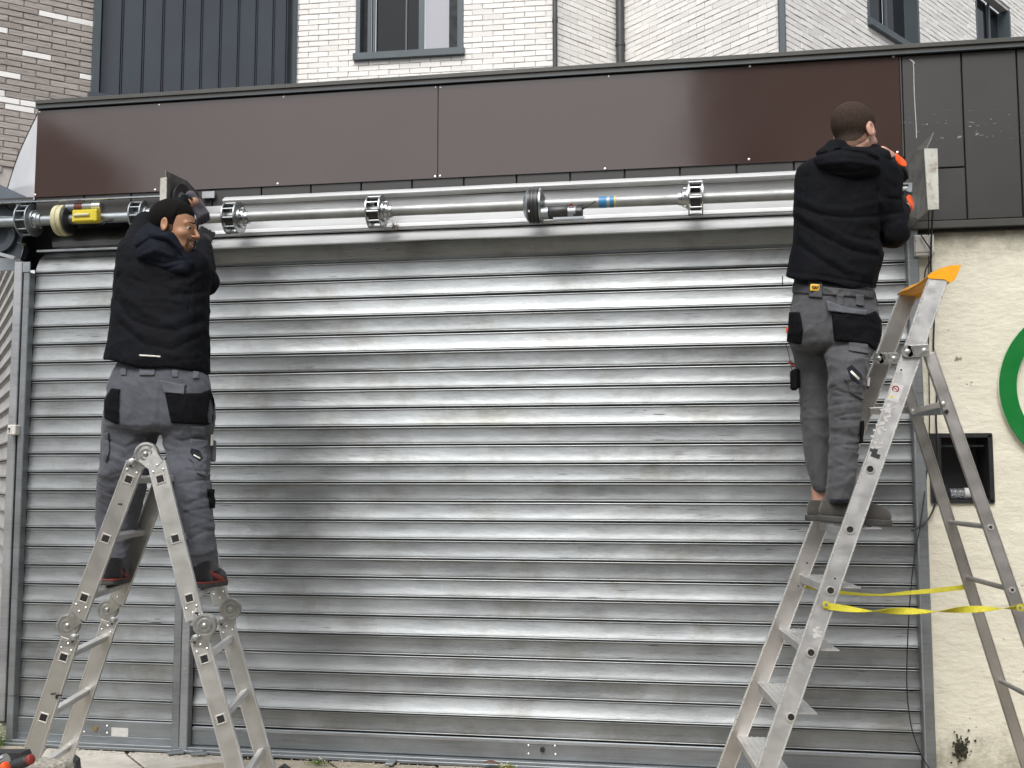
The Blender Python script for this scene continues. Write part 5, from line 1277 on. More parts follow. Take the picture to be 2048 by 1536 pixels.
GN = Loft([(665, 1645, 1758, .11, YR-.02), (695, 1648, 1752, .11, YR-.04), (720, 1651, 1739, .105, YN+.03), (755, 1655, 1728, .10), (800, 1657, 1724, .095), (850, 1658, 1724, .093), (900, 1656, 1720, .09), (950, 1652, 1714, .085), (990, 1650, 1706, .08), (1006, 1649, 1703, .08)], YN, 2.2)
FT2 = [([(1660, 640), (1664, 690)], -.004, 3), ([(1650, 695), (1690, 690), (1735, 700)], -.006, 4), ([(1652, 712), (1690, 722), (1730, 715)], .005, 6), ([(1590, 700), (1625, 712), (1650, 700)], -.005, 4), ([(1652, 850), (1652, 980)], -.004, 4)]
for k in range(12):
    y_ = 770+k*12+rf_.uniform(-5, 5); s_ = rf_.uniform(-14, 14); w_ = rf_.uniform(.3, 1)
    FT2.append(([(1690-32*w_, y_+s_), (1690, y_), (1722, y_-s_*.6)], rf_.choice([-.005, -.0035, .003]), rf_.uniform(2.2, 4.2)))
    y_ += rf_.uniform(-6, 6); s_ = rf_.uniform(-12, 12); w_ = rf_.uniform(.3, 1)
    FT2.append(([(1602, y_+s_), (1630, y_), (1632+24*w_, y_-s_*.6)], rf_.choice([-.005, -.0035, .003]), rf_.uniform(2.2, 4.2)))
FT2 += [([(1700, 810), (1700, 900), (1690, 1000)], -.0022, 1.6), ([(1640, 720), (1644, 850), (1642, 960)], -.002, 1.6)]
FT2 += [([(1660, 940), (1700, 925), (1716, 905)], -.004, 4), ([(1655, 975), (1690, 968), (1708, 950)], .004, 5), ([(1620, 955), (1650, 970)], -.005, 4)]
def trouR(P):
    d = smin(PR(P, .03), smin(GF(P), GN(P), .006), .02); return d-folds(P, FT2, YR)-crumple(P, 20, .0062, 31)-crumple(P, 50, .0026, 32)
V, Q = surfnets(trouR, *bounds(at(1565, 1015, y=-1.1), at(1775, 520, y=-.8), m=.12), .0055); tr2 = npmesh('trousers', V, Q, 'trouser2', man2)
B2 = lambda x0, y0, x1, y1, m=.03: bounds(at(x0, y0, y=-1.22), at(x1, y1, y=-.8), at(x0, y1, y=-1.0), m=m)
patch('belt', trouR, *B2(1580, 560, 1752, 604), .004, .007, [(1584, 566), (1680, 576), (1750, 582), (1748, 598), (1680, 592), (1584, 586)], 0, 'belt', tr2, mpr, .003)
patch('undershirt', trouR, *B2(1584, 545, 1752, 590), .005, .004, [(1588, 545), (1750, 560), (1750, 584), (1586, 570)], 0, 'jacket_in', tr2, mpr, .003)
patch('holster_pocket', trouR, *B2(1570, 620, 1612, 695), .005, .013, [(1578, 624), (1600, 624), (1606, 660), (1602, 690), (1573, 684)], YR+.05, 'pocket', tr2, mpr, .010)
patch('holster_pocket', trouR, *B2(1660, 620, 1775, 705), .005, .016, [(1663, 625), (1735, 628), (1752, 622), (1764, 640), (1764, 672), (1752, 702), (1735, 688), (1668, 682)], YR+.06, 'pocket', tr2, mpr, .012)
patch('pocket_flap', trouR, *B2(1650, 595, 1738, 636), .004, .021, [(1652, 600), (1694, 615), (1734, 620), (1733, 631), (1656, 622)], YR, 'flap', tr2, mpr, .004)
patch('knee_pocket_flap', trouR, *B2(1694, 678, 1740, 712), .004, .010, [(1698, 681), (1736, 688), (1737, 708), (1696, 701)], YN+.05, 'trouser2', tr2, mpr, .003)
patch('cargo_pocket', trouR, *B2(1686, 705, 1745, 810), .004, .011, [(1692, 712), (1740, 716), (1738, 770), (1730, 802), (1716, 795), (1698, 785), (1697, 768), (1688, 760)], YN+.05, 'trouser2', tr2, mpr, .006)
patch('logo_patch', trouR, *B2(1688, 728, 1732, 772), .003, .0135, [(1693, 736), (1704, 729), (1724, 748), (1728, 766), (1716, 768), (1700, 756)], YN, 'hemdark', tr2, mpr, .002)
patch('logo_bar', trouR, *B2(1698, 738, 1722, 762), .0025, .0158, [(1703, 740), (1720, 757), (1717, 761), (1700, 744)], YN, 'reflect', tr2, mpr, .001)
patch('hem_band', trouR, *B2(1645, 995, 1708, 1012), .004, .003, [(1645, 998), (1708, 998), (1708, 1020), (1645, 1020)], 0, 'hemdark', tr2, mpr, .003)
patch('knee_pad_pocket', trouR, *B2(1712, 835, 1736, 890), .004, .012, [(1720, 842), (1738, 838), (1736, 884), (1719, 888)], 0, 'pocket', tr2, mpr, .006)
for q, hw in (((1631, 572), 14), ((1720, 600), 8), ((1680, 600), 7)):
    patch('belt_loop', trouR, *B2(q[0]-20, q[1]-25, q[0]+20, q[1]+25), .003, .011, [(q[0]-hw, q[1]-12), (q[0]+hw, q[1]-10), (q[0]+hw, q[1]+(24 if hw == 14 else 12)), (q[0]-hw, q[1]+(22 if hw == 14 else 10))], YR, 'belt' if hw == 14 else 'trouser2', tr2, mpr, .003)
# belt tab with the three letters
c = at(1631, 575.5, y=-1.075)
# find the fabric surface under the tab
ys = np.linspace(-1.2, -1.0, 200); cand = np.array([at(1631, 575.5, y=y_) for y_ in ys]); sd_ = trouR(cand)-.013; k = int(np.argmax(sd_ < 0)); c = cand[k]+np.array([0, -.002, 0])
ax3 = np.array([[.995, .02, -.09], [0, 1, 0], [.09, 0, .995]])
tabo = MB().box(c, (.044, .006, .029), ax3, .003).make('belt_tab', 'buckle', tr2)
cu = bpy.data.curves.new('letters', 'FONT'); cu.body = 'CAT'; cu.size = .0150; cu.align_x = 'CENTER'; cu.align_y = 'CENTER'; cu.extrude = .0008; cu.offset = .0007; cu.space_character = .92
to = bpy.data.objects.new('letters', cu); COL.objects.link(to); dg = bpy.context.evaluated_depsgraph_get()
lm = bpy.data.meshes.new_from_object(to.evaluated_get(dg)); bpy.data.objects.remove(to); lm.materials.clear(); lm.materials.append(M['ink'])
lo_ = link('letters', lm, tabo, tuple(c-ORG[man2]+np.array([-.0012, -.0065, 0]))); lo_.rotation_euler = (math.radians(90), math.radians(5), 0)
# tool in side pocket, pen
MB().tube([at(1583, 738, y=YR), at(1577, 705, y=YR), at(1571, 687, y=YR)], .0016, 6).make('thin_probe', 'ink', tr2, True); MB().box(at(1580, 726, y=YR), (.020, .02, .010), ch=.003).box(at(1586, 731, y=YR), (.012, .02, .012), ch=.003).make('small_red_tool', 'red', tr2, True)
MB().box(at(1576, 660, y=YR-.01), (.016, .02, .028), ch=.005).make('orange_tool_end', 'orange_rub', tr2)
MB().box(at(1588, 760, y=YR), (.030, .05, .088), ch=.008).make('tool_pouch', 'pocket', tr2, True)
pb = at(1736, 772, y=YN-.02); MB().cyl(pb, pb+(.004, 0, .035), .006, 12).make('marker_pen', 'label_paper', tr2, True); MB().cyl(pb+(-.002, 0, -.012), pb, .005, 12).make('marker_cap', 'ink', tr2, True)
patch('side_tool_pocket', trouR, *B2(1572, 735, 1604, 785), .004, .012, [(1578, 738), (1598, 738), (1600, 775), (1586, 782), (1580, 770)], 0, 'pocket', tr2, mpr, .006)
MB().tube([at(1565, 553, y=-1.0), at(1565, 565, y=-1.02), at(1566, 574, y=-1.02)], .0022, 6).make('jacket_cord', 'ink', jk2)
MB().tube([at(1750, 585, y=-1.0), at(1753, 600, y=-1.0), at(1757, 612, y=-1.0)], .0022, 6).make('jacket_cord', 'ink', jk2)
# shoes
ZT = float(at(1649, 1046, y=YN)[2])
s_a = shoe(man2, at(1668, 1044, y=YN)*[1, 1, 0]+[.042, 0, ZT], (1, -.06, -.07), 'shoe_grey', 'sole', .085, s=1.06)
s_b = shoe(man2, at(1650, 1032, y=YFF)*[1, 1, 0]+[.02, 0, ZT+.0], (1, .12, -.0), 'shoe_grey', 'sole', .085)
H2 = at(1709, 268, y=-.935); HR2 = rotframe((.66, .75, -.18), (0, .05, 1)); hq2 = place(H2, HR2)
V1, Q1 = surfnets(lambda P: head_sdf(hq2(P), False), H2-.24, H2+.17, .0028, mg=1.3)
def bodyR(P):
    d = LJ2(P, .05)+.06
    for a_, b_, ra, rb in ((s2R, e2R, .045, .036), (e2R, w2R, .035, .028), (s2L, e2L, .045, .036), (e2L, w2L, .035, .028)): d = smin(d, cap(P, a_, b_, ra, rb), .02)
    d = smin(d, PR(P, .03)+.03, .03); d = smin(d, GF(P)+.022, .02); d = smin(d, GN(P)+.022, .02)
    d = smin(d, cap(P, at(1640, 975, y=YFF), at(1641, 1010, y=YFF), .038, .036), .01); return d
V2, Q2 = surfnets(bodyR, *bounds(at(1560, 1040, y=-1.0), at(1825, 290, y=-.7), m=.18), .009)
bd2 = npmesh('body', np.concatenate([V1, V2]), np.concatenate([Q1, Q2+len(V1)]), 'skin_pale', man2)
def hairR(P):
    q = hq2(P); y_, z_ = q[:, 1], q[:, 2]
    zl = np.interp(y_, [-.2, -.055, -.025, -.008, .006, .022, .035, .06, .2], [-.085, -.07, -.035, .018, -.004, -.002, .045, .060, .064])
    return smax(head_sdf(q, False, ears=False)-.003-.003*np.clip((z_-.02)/.05, 0, 1), (zl-z_)*.7, .008)
V, Q = surfnets(hairR, H2-.17, H2+.17, .0035, mg=1.3); npmesh('hair', V, Q, 'hair_brown', bd2)
def fadeR(P):
    q = hq2(P); y_, z_ = q[:, 1], q[:, 2]
    zl = np.interp(y_, [-.2, -.055, -.02, .006, .024, .04, .2], [-.104, -.092, -.060, -.022, -.016, .03, .06])
    return smax(head_sdf(q, False, ears=False)-.0016, (zl-z_)*.8, .006)
V, Q = surfnets(fadeR, H2-.17, H2+.17, .004, mg=1.3); npmesh('hair_fade', V, Q, 'hair_fade_brown', bd2)
eyes(bd2, H2, HR2)
# wrists and padded gloves
for n_, w_, f_, b_, fl in (('work_glove', at(1774, 312, y=-.66), (.66, .30, -.36), (.15, -.75, .65), 1), ('work_glove', at(1806, 418, y=-.60), (.35, .55, .45), (.62, -.70, -.1), -1)):
    w_ = np.asarray(w_); fd = np.asarray(f_)/np.linalg.norm(f_)
    V, Q = surfnets(lambda P: cap(P, w_-fd*.03, w_+fd*.012, .030, .030), w_-.1, w_+.1, .004); npmesh('wrist', V, Q, 'skin_pale', bd2)
    g_, gf, gR_ = hand(man2, n_, w_+fd*.010, f_, b_, 'glove_black', (.5, .8, .6), 1.08, flip=fl)
    g2f = lambda P: smax(smax(gf(P)-.004, ell(((P-w_)@gR_.T), (.0, .062, .02), (.040, .040, .026)), .006), -((P-w_)@gR_.T)[:, 2]+.002, .002)
    V, Q = surfnets(g2f, w_-.17, w_+.2, .003, mg=1.2); npmesh('knuckle_pad', V, Q, 'glove_orange', g_)

# ================================================================== LADDERS
# folding multi-joint ladder: near frame at NY, far frame offset by CR
NY = -1.35; CR = np.array([-.125, .53, 0.])
fl = thing('folding_ladder', 'folding aluminium ladder with round joint hinges set up as an A under the left worker', 'ladder', (-2.35, -1.1, GZ), 'aluminium ladders')
cu_ = CR/np.linalg.norm(CR)
def L0(px, py): return at(px, py, y=NY)
top, jl, jr = L0(293, 908), L0(137, 1250), L0(410, 1250)
rungsL = [L0(259, 959), L0(213, 1077), L0(170, 1195)]; rungsR = [L0(322, 958), L0(352, 1077), L0(380, 1196)]
lowL = [L0(129, 1314), L0(89, 1434)]; lowR = [L0(410, 1317), L0(443, 1437)]
def ext(a, b, t): return a+(b-a)*t
def stile(p0, p1, off, out, zfoot=None):
    """box section with raised edge flanges"""
    a, b = p0+off, p1+off; d = (b-a)/np.linalg.norm(b-a); side = np.cross(d, cu_); side /= np.linalg.norm(side)
    o_ = MB().beam(a, b, .074, .022, up=cu_, ch=.003).make('stile', 'alu', fl)
    m = MB()
    for sg in (-1, 1): m.beam(a+side*sg*.0355, b+side*sg*.0355, .006, .0265, up=cu_, ch=.0015)
    m.make('stile_edge', 'alu_bright', o_); return o_
def along(pts, t0, t1):
    a, b = pts[0], pts[-1]; d = (b-a)/np.linalg.norm(b-a); return a-d*t0, b+d*t1
dnl = (lowL[1]-lowL[0])/np.linalg.norm(lowL[1]-lowL[0]); dnr = (lowR[1]-lowR[0])/np.linalg.norm(lowR[1]-lowR[0])
def to_ground(p, d): return p+d*((GZ+.03-p[2])/d[2])
footL, footR = to_ground(lowL[1], dnl), to_ground(lowR[1], dnr)
for off, tag_ in ((np.zeros(3), 'near'), (CR, 'far')):
    a, b = along(rungsL, .075, .095); stile(a, b, off, 1)
    a, b = along(rungsR, .075, .095); stile(a, b, off, 1)
    a = lowL[0]-dnl*.085; stile(a, footL, off, 1)
    a = lowR[0]-dnr*.085; stile(a, footR, off, 1)
    for c_, u1, u2 in ((top, None, None), (jl, None, None), (jr, None, None)):
        c0_ = c_+off; f_ = -cu_
        big = .052 if c_ is top else .050
        h_ = MB().lathe(c0_+cu_*.014, f_, [(0, big), (.022, big), (.026, big*.96), (.027, big*.80), (.024, big*.78), (.024, big*.62), (.029, big*.58), (.030, big*.42), (.027, big*.38), (.027, big*.22), (.033, big*.20), (.036, big*.14), (.038, big*.05)], 36).make('hinge_joint', 'hinge', fl, True, autos=28)
    def plate(c_, tgt, w0=.05, w1=.066):
        d_ = (tgt-c_)/np.linalg.norm(tgt-c_); sd2 = np.cross(d_, cu_); sd2 /= np.linalg.norm(sd2)
        P_ = [c_-sd2*w0/2*1.2, c_+sd2*w0/2*1.2, tgt+sd2*w1/2, tgt-sd2*w1/2]
        MB().prism([p+off-cu_*.0125 for p in P_], cu_*.020).make('hinge_plate', 'hinge', fl)
    a, b = along(rungsL, .07, .085); plate(top, a-(a-top)*.0+ (b-a)*.02, .07); plate(jl, b)
    a2_, b2_ = along(rungsR, .07, .085); plate(top, a2_+(b2_-a2_)*.02, .07); plate(jr, b2_)
    plate(jl, lowL[0]-dnl*.05); plate(jr, lowR[0]-dnr*.05)
    # locking lever and rivets beside every joint
    for c_, dx, dz in ((top, -.062, -.038), (jl, .034, -.052), (jr, -.036, -.056)):
        q = c_+off+np.array([dx, 0, dz])-cu_*.014
        MB().lathe(q, -cu_, [(0, .019), (.006, .019), (.008, .012), (.013, .009), (.014, .003)], 18).make('lock_pin', 'hinge', fl, True, autos=30)
        MB().beam(q-cu_*.006+np.array([-.024, 0, -.012]), q-cu_*.006+np.array([.022, 0, .012]), .012, .006, up=cu_, ch=.002).make('lock_lever', 'steel', fl)
        MB().box(q-cu_*.010+np.array([-.004, 0, -.008]), (.008, .004, .022)).make('lock_slot', 'dark_hole', fl)
    for base, dd in ((rungsL[0], (rungsL[-1]-rungsL[0])), (rungsR[0], (rungsR[-1]-rungsR[0])), (lowL[0], dnl), (lowR[0], dnr), (rungsL[-1], (rungsL[0]-rungsL[-1])), (rungsR[-1], (rungsR[0]-rungsR[-1]))):
        dd = dd/np.linalg.norm(dd); sd3 = np.cross(dd, cu_)
        for u_, v_ in ((-.038, -.022), (-.038, .022), (-.062, .0)):
            q = base+dd*u_+sd3*v_+off-cu_*.012; MB().lathe(q, -cu_, [(0, .0055), (.002, .005), (.004, .002)], 10).make('rivet', 'screw', fl, True)
for rr, dd in ((rungsL, rungsL[-1]-rungsL[0]), (rungsR, rungsR[-1]-rungsR[0]), (lowL+[lowL[1]+dnl*.28], dnl), (lowR+[lowR[1]+dnr*.28], dnr)):
    dd = dd/np.linalg.norm(dd); sd3 = np.cross(dd, cu_)
    for r_ in rr:
        o_ = MB().beam(r_+cu_*.008, r_+CR-cu_*.008, .030, .030, up=dd, ch=.004).make('rung', 'alu_bright', fl)
        for e_, s_ in ((r_-cu_*.0125, -1), (r_+CR+cu_*.0125, 1)):
            m = MB(); w_ = .019
            for a1, b1 in (((-1, -1), (1, -1)), ((1, -1), (1, 1)), ((1, 1), (-1, 1)), ((-1, 1), (-1, -1))):
                m.beam(e_+sd3*a1[0]*w_*.92+dd*a1[1]*w_*.92, e_+sd3*b1[0]*w_*.92+dd*b1[1]*w_*.92, .0055, .006, up=cu_, ch=.0015)
            for a1 in ((-1, -1), (1, -1), (1, 1), (-1, 1)): m.cyl(e_+sd3*a1[0]*w_*.9+dd*a1[1]*w_*.9-cu_*.003, e_+sd3*a1[0]*w_*.9+dd*a1[1]*w_*.9+cu_*.003, .004, 10)
            m.make('rung_lip', 'lip', o_)
            MB().box(e_+cu_*s_*(-.0008), (.030, .030, .003), (sd3, dd, cu_), .003).make('rung_hole', 'dark_hole', o_)
# stabiliser bars with rubber ends
for ft_, px, py in ((footL, 152, 1503), (footR, 562, 1516)):
    z_ = GZ+.06; a = ft_*[1, 1, 0]+[0, 0, z_]; tip = at(px, py, z=z_); 
    dirv = CR/np.linalg.norm(CR)
    MB().beam(a-dirv*.25, a+CR+dirv*.16, .075, .03, ch=.004).make('stabiliser_bar', 'alu', fl)
    e_ = a+CR+dirv*.16
    MB().prism([e_+(-.055, 0, -.05), e_+(.06, 0, -.05), e_+(.045, 0, .045), e_+(.012, 0, .065), e_+(-.03, 0, .035)], dirv*.06).make('rubber_foot', 'rubber', fl)
    MB().box(a-dirv*.25, (.09, .05, .07), ch=.012).make('rubber_foot', 'rubber', fl)
for q, w_, h_ in (((118, 1391), 13, 3), ((106, 1388), 10, 2), ((113, 1395), 4, 6), ((240, 1008), 9, 2)):
    b = at(*q, y=NY-.0145); MB().box(b, (w_*.0023, .0012, h_*.0023), frame((1, 0, .3))[::1] if False else None).make('ink_mark', 'ink', fl)
lp = jr+cu_*(-.0125)+np.array([-.030, 0, .085]); 
m = MB()
for i in range(9): 
    q = at(391+rng.uniform(-7, 7), 1224+rng.uniform(-10, 10), y=NY-.014); m.box(q, (rng.uniform(.006, .014), .001, rng.uniform(.005, .012)))
m.make('paint_smear', 'label_paper', fl, kind='stuff')

# ---- step ladder on the right
sl = thing('step_ladder', 'tall aluminium stepladder with flat treads and an orange-yellow top tray under the right worker', 'ladder', (.7, -.95, GZ), 'aluminium ladders')
T1 = at(1878, 552, y=-1.12); T0 = at(1534, 1536, y=-1.28)
ysum = -.93
def nearpt(z):
    t = (z-T0[2])/(T1[2]-T0[2]); return T0+(T1-T0)*t
F1 = at(1818, 585, y=-.74); F0 = at(1452, 1536, y=-.62)
def farpt(z):
    t = (z-F0[2])/(F1[2]-F0[2]); return F0+(F1-F0)*t
ZTOP = float(T1[2])
for P0, P1, nm in ((nearpt(GZ+.02), nearpt(ZTOP), 'near'), (farpt(GZ+.02), farpt(float(F1[2])), 'far')):
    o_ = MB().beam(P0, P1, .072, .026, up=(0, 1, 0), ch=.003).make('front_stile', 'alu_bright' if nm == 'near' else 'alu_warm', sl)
    d = (P1-P0)/np.linalg.norm(P1-P0); sv = np.cross(d, (0, 1, 0)); sv /= np.linalg.norm(sv); m = MB()
    for sg in (-1, 1): m.beam(P0+sv*sg*.0345, P1+sv*sg*.0345, .006, .030, up=(0, 1, 0), ch=.0015)
    m.make('stile_edge', 'lip', o_)
dfr = (nearpt(2.)-nearpt(1.)); dfr /= np.linalg.norm(dfr)
treads = [1174, 1300, 1423, 1536]; zt_ = [float(at(px, py, y=float(nearpt(1.)[1]))[2]) for px, py in ((1649, 1174), (1605, 1300), (1569, 1423), (1534, 1546))]
dzt = (zt_[0]-zt_[3])/3; zts = [zt_[0]+dzt*k for k in (1, 0, -1, -2, -3)] 
zts[0] = ZT-.012
for z in zts:
    if z < GZ+.1: continue
    a, b = nearpt(z), farpt(z); a = a+(0, .012, 0); b = b-(0, .012, 0); off = np.array([.062, 0, 0]); sv = np.array([.058, 0, 0])
    MB().prism([a+off-sv-(.012, 0, 0), a+off+sv+(0, .0, 0), b+off+sv, b+off-sv-(.012, 0, 0)], (0, 0, -.005)).make('tread', 'alu_bright', sl)
    o_ = MB().prism([a+off-sv-(.012, 0, .005), b+off-sv-(.012, 0, .005), b+off-sv-(.008, 0, .034), a+off-sv-(.008, 0, .034)], (.004, 0, 0)).make('tread_front', 'alu_bright', sl)
    m = MB()
    for k in range(5):
        o2 = off+np.array([-.055+k*.025, 0, .0012]); m.beam(a+o2, b+o2, .004, .0024)
    m.make('tread_rib', 'alu_bright', sl, kind='stuff')
def socket(parent, c_, r=.019, fr='lip'):
    m = MB(); n_ = np.array([0, -1., 0]); ring_ = []
    m.ring(c_, np.array([1., 0, 0]), np.array([0, 0, 1.]), n_, r, r*.74, .004, 12); m.make('socket_lip', fr, parent)
    MB().ring(c_+(0, .001, 0), np.array([1., 0, 0]), np.array([0, 0, 1.]), n_, r*.8, .0005, .002, 12).make('socket_hole', 'dark_hole', parent)
for q in ((1740, 938), (1700, 1059), (1661, 1181), (1622, 1305), (1582, 1434)):
    z_ = float(at(*q, y=-1.2)[2]); c_ = nearpt(z_); c_ = at(*q, y=float(c_[1])-.0155); socket(sl, c_, .018)
# screws on stiles
for q, yy in (((1802, 740), -1.165), ((1670, 1157), -1.245), ((1614, 1126), -.68), ((1597, 1172), -.68)):
    b = at(*q, y=yy-.013); MB().cyl(b, b+(0, -.003, 0), .004, 10).make('small_hole', 'dark_hole', sl)
# rear support frame
def rear(ptop, pbot, y0, y1, w_=.052):
    a = at(*ptop, y=y0); b = at(*pbot, y=y1); d = (b-a)/np.linalg.norm(b-a); g_ = a+d*((GZ+.02-a[2])/d[2]); return a, d, g_
RA, RD, RG = rear((1858, 706), (2040, 1230), -1.13, -1.20)
SA, SD, SG = rear((1800, 730), (2040, 1490), -.79, -.66)
for a, g_, wd_, mt_ in ((RA, RG, .050, 'alu_warm'), (SA, SG, .048, 'alu_warm')):
    o_ = MB().beam(a, g_, wd_, .024, up=(0, 1, 0), ch=.006).make('rear_stile', mt_, sl)
    d = (g_-a)/np.linalg.norm(g_-a); sv = np.cross(d, (0, 1, 0)); m = MB()
    for sg in (-1, 1): m.beam(a+sv*sg*(wd_/2-.004), g_+sv*sg*(wd_/2-.004), .006, .028, up=(0, 1, 0), ch=.002)
    m.make('stile_edge', 'alu_warm', o_)
def on_line(A_, D_, z): return A_+D_*((z-A_[2])/D_[2])
for q in ((1980, 1054), (2027, 1178), (2100, 1410)):
    z_ = float(at(*q, y=-1.17)[2]); 
    p = on_line(RA, RD, z_); p2 = on_line(SA, SD, z_)
    rg_ = MB().cyl(p, p2, .0105, 14).make('rear_rung', 'alu_warm', sl, True, autos=60)
    m = MB(); m.ring(p+(0, -.014, 0), AX, U_, np.array([0, -1., 0]), .0125, .006, .003, 16); m.make('rung_end', 'lip', rg_)
    MB().cyl(p+(0, -.012, 0), p+(0, -.0155, 0), .007, 12).make('rung_end_hole', 'dark_hole', rg_)
# hinge plates
for (q0, q1, yy) in (((1815, 703), (1849, 701), -1.155), ((1758, 717), (1788, 717), -.775)):
    a = at(*q0, y=yy-.016); b = at(*q1, y=yy-.016); d = (b-a)/np.linalg.norm(b-a)
    hp = MB(); hp.beam(a, b+d*.018, .050, .006, up=(0, 1, 0), ch=.002); hp.cyl(a+(0, -.003, 0), a+(0, .003, 0), .025, 24)
    hp = hp.make('hinge_bracket', 'hinge', sl); m = MB()
    for p in (a, b): MB().lathe(p+(0, -.003, 0), np.array([0, -1., 0]), [(0, .011), (.003, .0105), (.004, .006), (.007, .0055), (.008, .002)], 14).make('hinge_rivet', 'screw', hp, True, autos=30)
    for k in range(3):
        c_ = a+(b-a)*(.3+.2*k); m.beam(c_+(-.005, -.004, .016), c_+(.005, -.004, -.016), .004, .003, up=(0, 1, 0))
    m.make('hinge_ribs', 'hinge', hp)
# folding brace and cross bar
b0 = at(1827, 822, y=-1.05); b1 = at(1892, 806, y=-1.15)
MB().beam(b0, b1, .022, .006, up=(0, 1, 0), ch=.003).cyl(b0+(0, -.004, 0), b0+(0, .004, 0), .013, 18).make('folding_brace', 'alu_bright', sl)
MB().lathe(b0+(0, -.004, 0), np.array([0, -1., 0]), [(0, .008), (.002, .007), (.003, .003)], 12).make('brace_rivet', 'screw', sl, True)
MB().beam(at(1738, 822, y=-.75), at(1822, 820, y=-.74), .030, .008, up=(0, 1, 0), ch=.003).make('folding_brace', 'alu_warm', sl)
MB().beam(at(1822, 826, y=-.76), at(1885, 822, y=-1.14), .012, .030, ch=.003).make('cross_bar', 'grey_steel', sl)
for q in ((1887, 807), (1893, 823)): 
    p = at(*q, y=-1.165); MB().lathe(p, np.array([0, -1., 0]), [(0, .009), (.003, .008), (.005, .003)], 14).make('brace_bolt', 'screw' if q[1] < 815 else 'dark_hole', sl, True)
# top tray
yN, yFa = -1.14, -.70
tp = [at(1799, 574, y=-.70), at(1822, 594, y=-.72), at(1852, 578, y=-1.15), at(1873, 560, y=-1.165), at(1890, 556, y=-1.165), at(1899, 534, y=-1.13), at(1880, 531, y=-.95), at(1830, 548, y=-.70)]
a0, a1_, a2_, a3_ = at(1850, 549, y=-1.165), at(1897, 533, y=-1.165), at(1886, 556, y=-1.165), at(1870, 559, y=-1.165)
w3 = np.array([(1, 0, 0)]); cN = nearpt(ZTOP-.008); cF = farpt(float(F1[2])-.008)
def tray_sec(c_, s=1., y_=None):
    # cross-section: shallow asymmetrical tray, apex left, raised lip right
    q = [(-.040, -.004), (-.048, .004), (-.030, .020), (.010, .038), (.050, .048), (.086, .047), (.075, .020), (.060, -.012), (.040, -.024), (.020, -.010)]
    return [np.array([c_[0]+x*s, c_[1] if y_ is None else y_, c_[2]+z*s]) for x, z in q]
secs = [tray_sec(cN, 1.0, cN[1]-.018), tray_sec(cN, 1.0, cN[1]+.03), tray_sec(cN*.66+cF*.34-(0, 0, .004), .86), tray_sec(cN*.34+cF*.66-(0, 0, .004), .86), tray_sec(cF, .95, cF[1]-.03), tray_sec(cF, .95, cF[1]+.018)]
V = [p for s_ in secs for p in s_]; n = len(secs[0]); Fc = [tuple(range(n)), tuple(range((len(secs)-1)*n, len(secs)*n))[::-1]]
for k in range(len(secs)-1):
    for i in range(n): Fc.append((k*n+i, (k+1)*n+i, (k+1)*n+(i+1) % n, k*n+(i+1) % n))
mesh('top_tray', V, Fc, 'orange_cap', sl)
# hazard stickers, worn label, tape
def decal(px, py, w_, h_, mt_, nm, dy=.0):
    z_ = float(at(px, py, y=-1.18)[2]); y_ = float(nearpt(z_)[1])-.0142-dy; c_ = at(px, py, y=y_); d = dfr; s3 = np.cross(d, (0, 1, 0)); s3 /= np.linalg.norm(s3)
    MB().box(c_, (w_, .0008, h_), (s3, (0, 1, 0), d)).make(nm, mt_, sl); return c_
decal(1790, 785, .048, .075, 'label_paper', 'warning_sticker')
c_ = decal(1791, 778, .001, .001, 'red', 'sticker_dot'); MB().ring(c_+(0, -.0005, 0), AX, U_, np.array([0, -1., 0]), .014, .0095, .0008, 20).beam(c_+(-.008, -.001, .008), c_+(.008, -.001, -.008), .003, .0008, up=(0, 1, 0)).make('prohibition_sign', 'red', sl)
c_ = decal(1783, 793, .001, .001, 'weed', 'sticker_dot'); MB().prism([c_+(-.008, -.0005, -.006), c_+(.008, -.0005, -.006), c_+(0, -.0005, .008)], (0, -.0006, 0)).make('warning_triangle', 'yellow', sl)
m = MB()
for i in range(70):
    t = rng.uniform(0, 1); px = 1783-36*t+rng.normal(0, 5); py = 800+95*t+rng.normal(0, 4); z_ = float(at(px, py, y=-1.18)[2]); y_ = float(nearpt(z_)[1])-.0146
    m.box(at(px, py, y=y_), (rng.uniform(.004, .014), .0006, rng.uniform(.004, .012)))
m.make('torn_label', 'label_paper', sl, kind='stuff')
for px, py in ((1746, 900), (1751, 911)): decal(px, py, .036, .018, 'rubber', 'black_tape')
m = MB()
for i in range(16):
    px, py = 1634+rng.normal(0, 5), 1267+rng.normal(0, 5); z_ = float(at(px, py, y=-1.24)[2]); m.box(at(px, py, y=float(nearpt(z_)[1])-.0146), (rng.uniform(.006, .014), .0006, rng.uniform(.006, .012)))
m.make('paint_splash', 'label_paper', sl, kind='stuff')
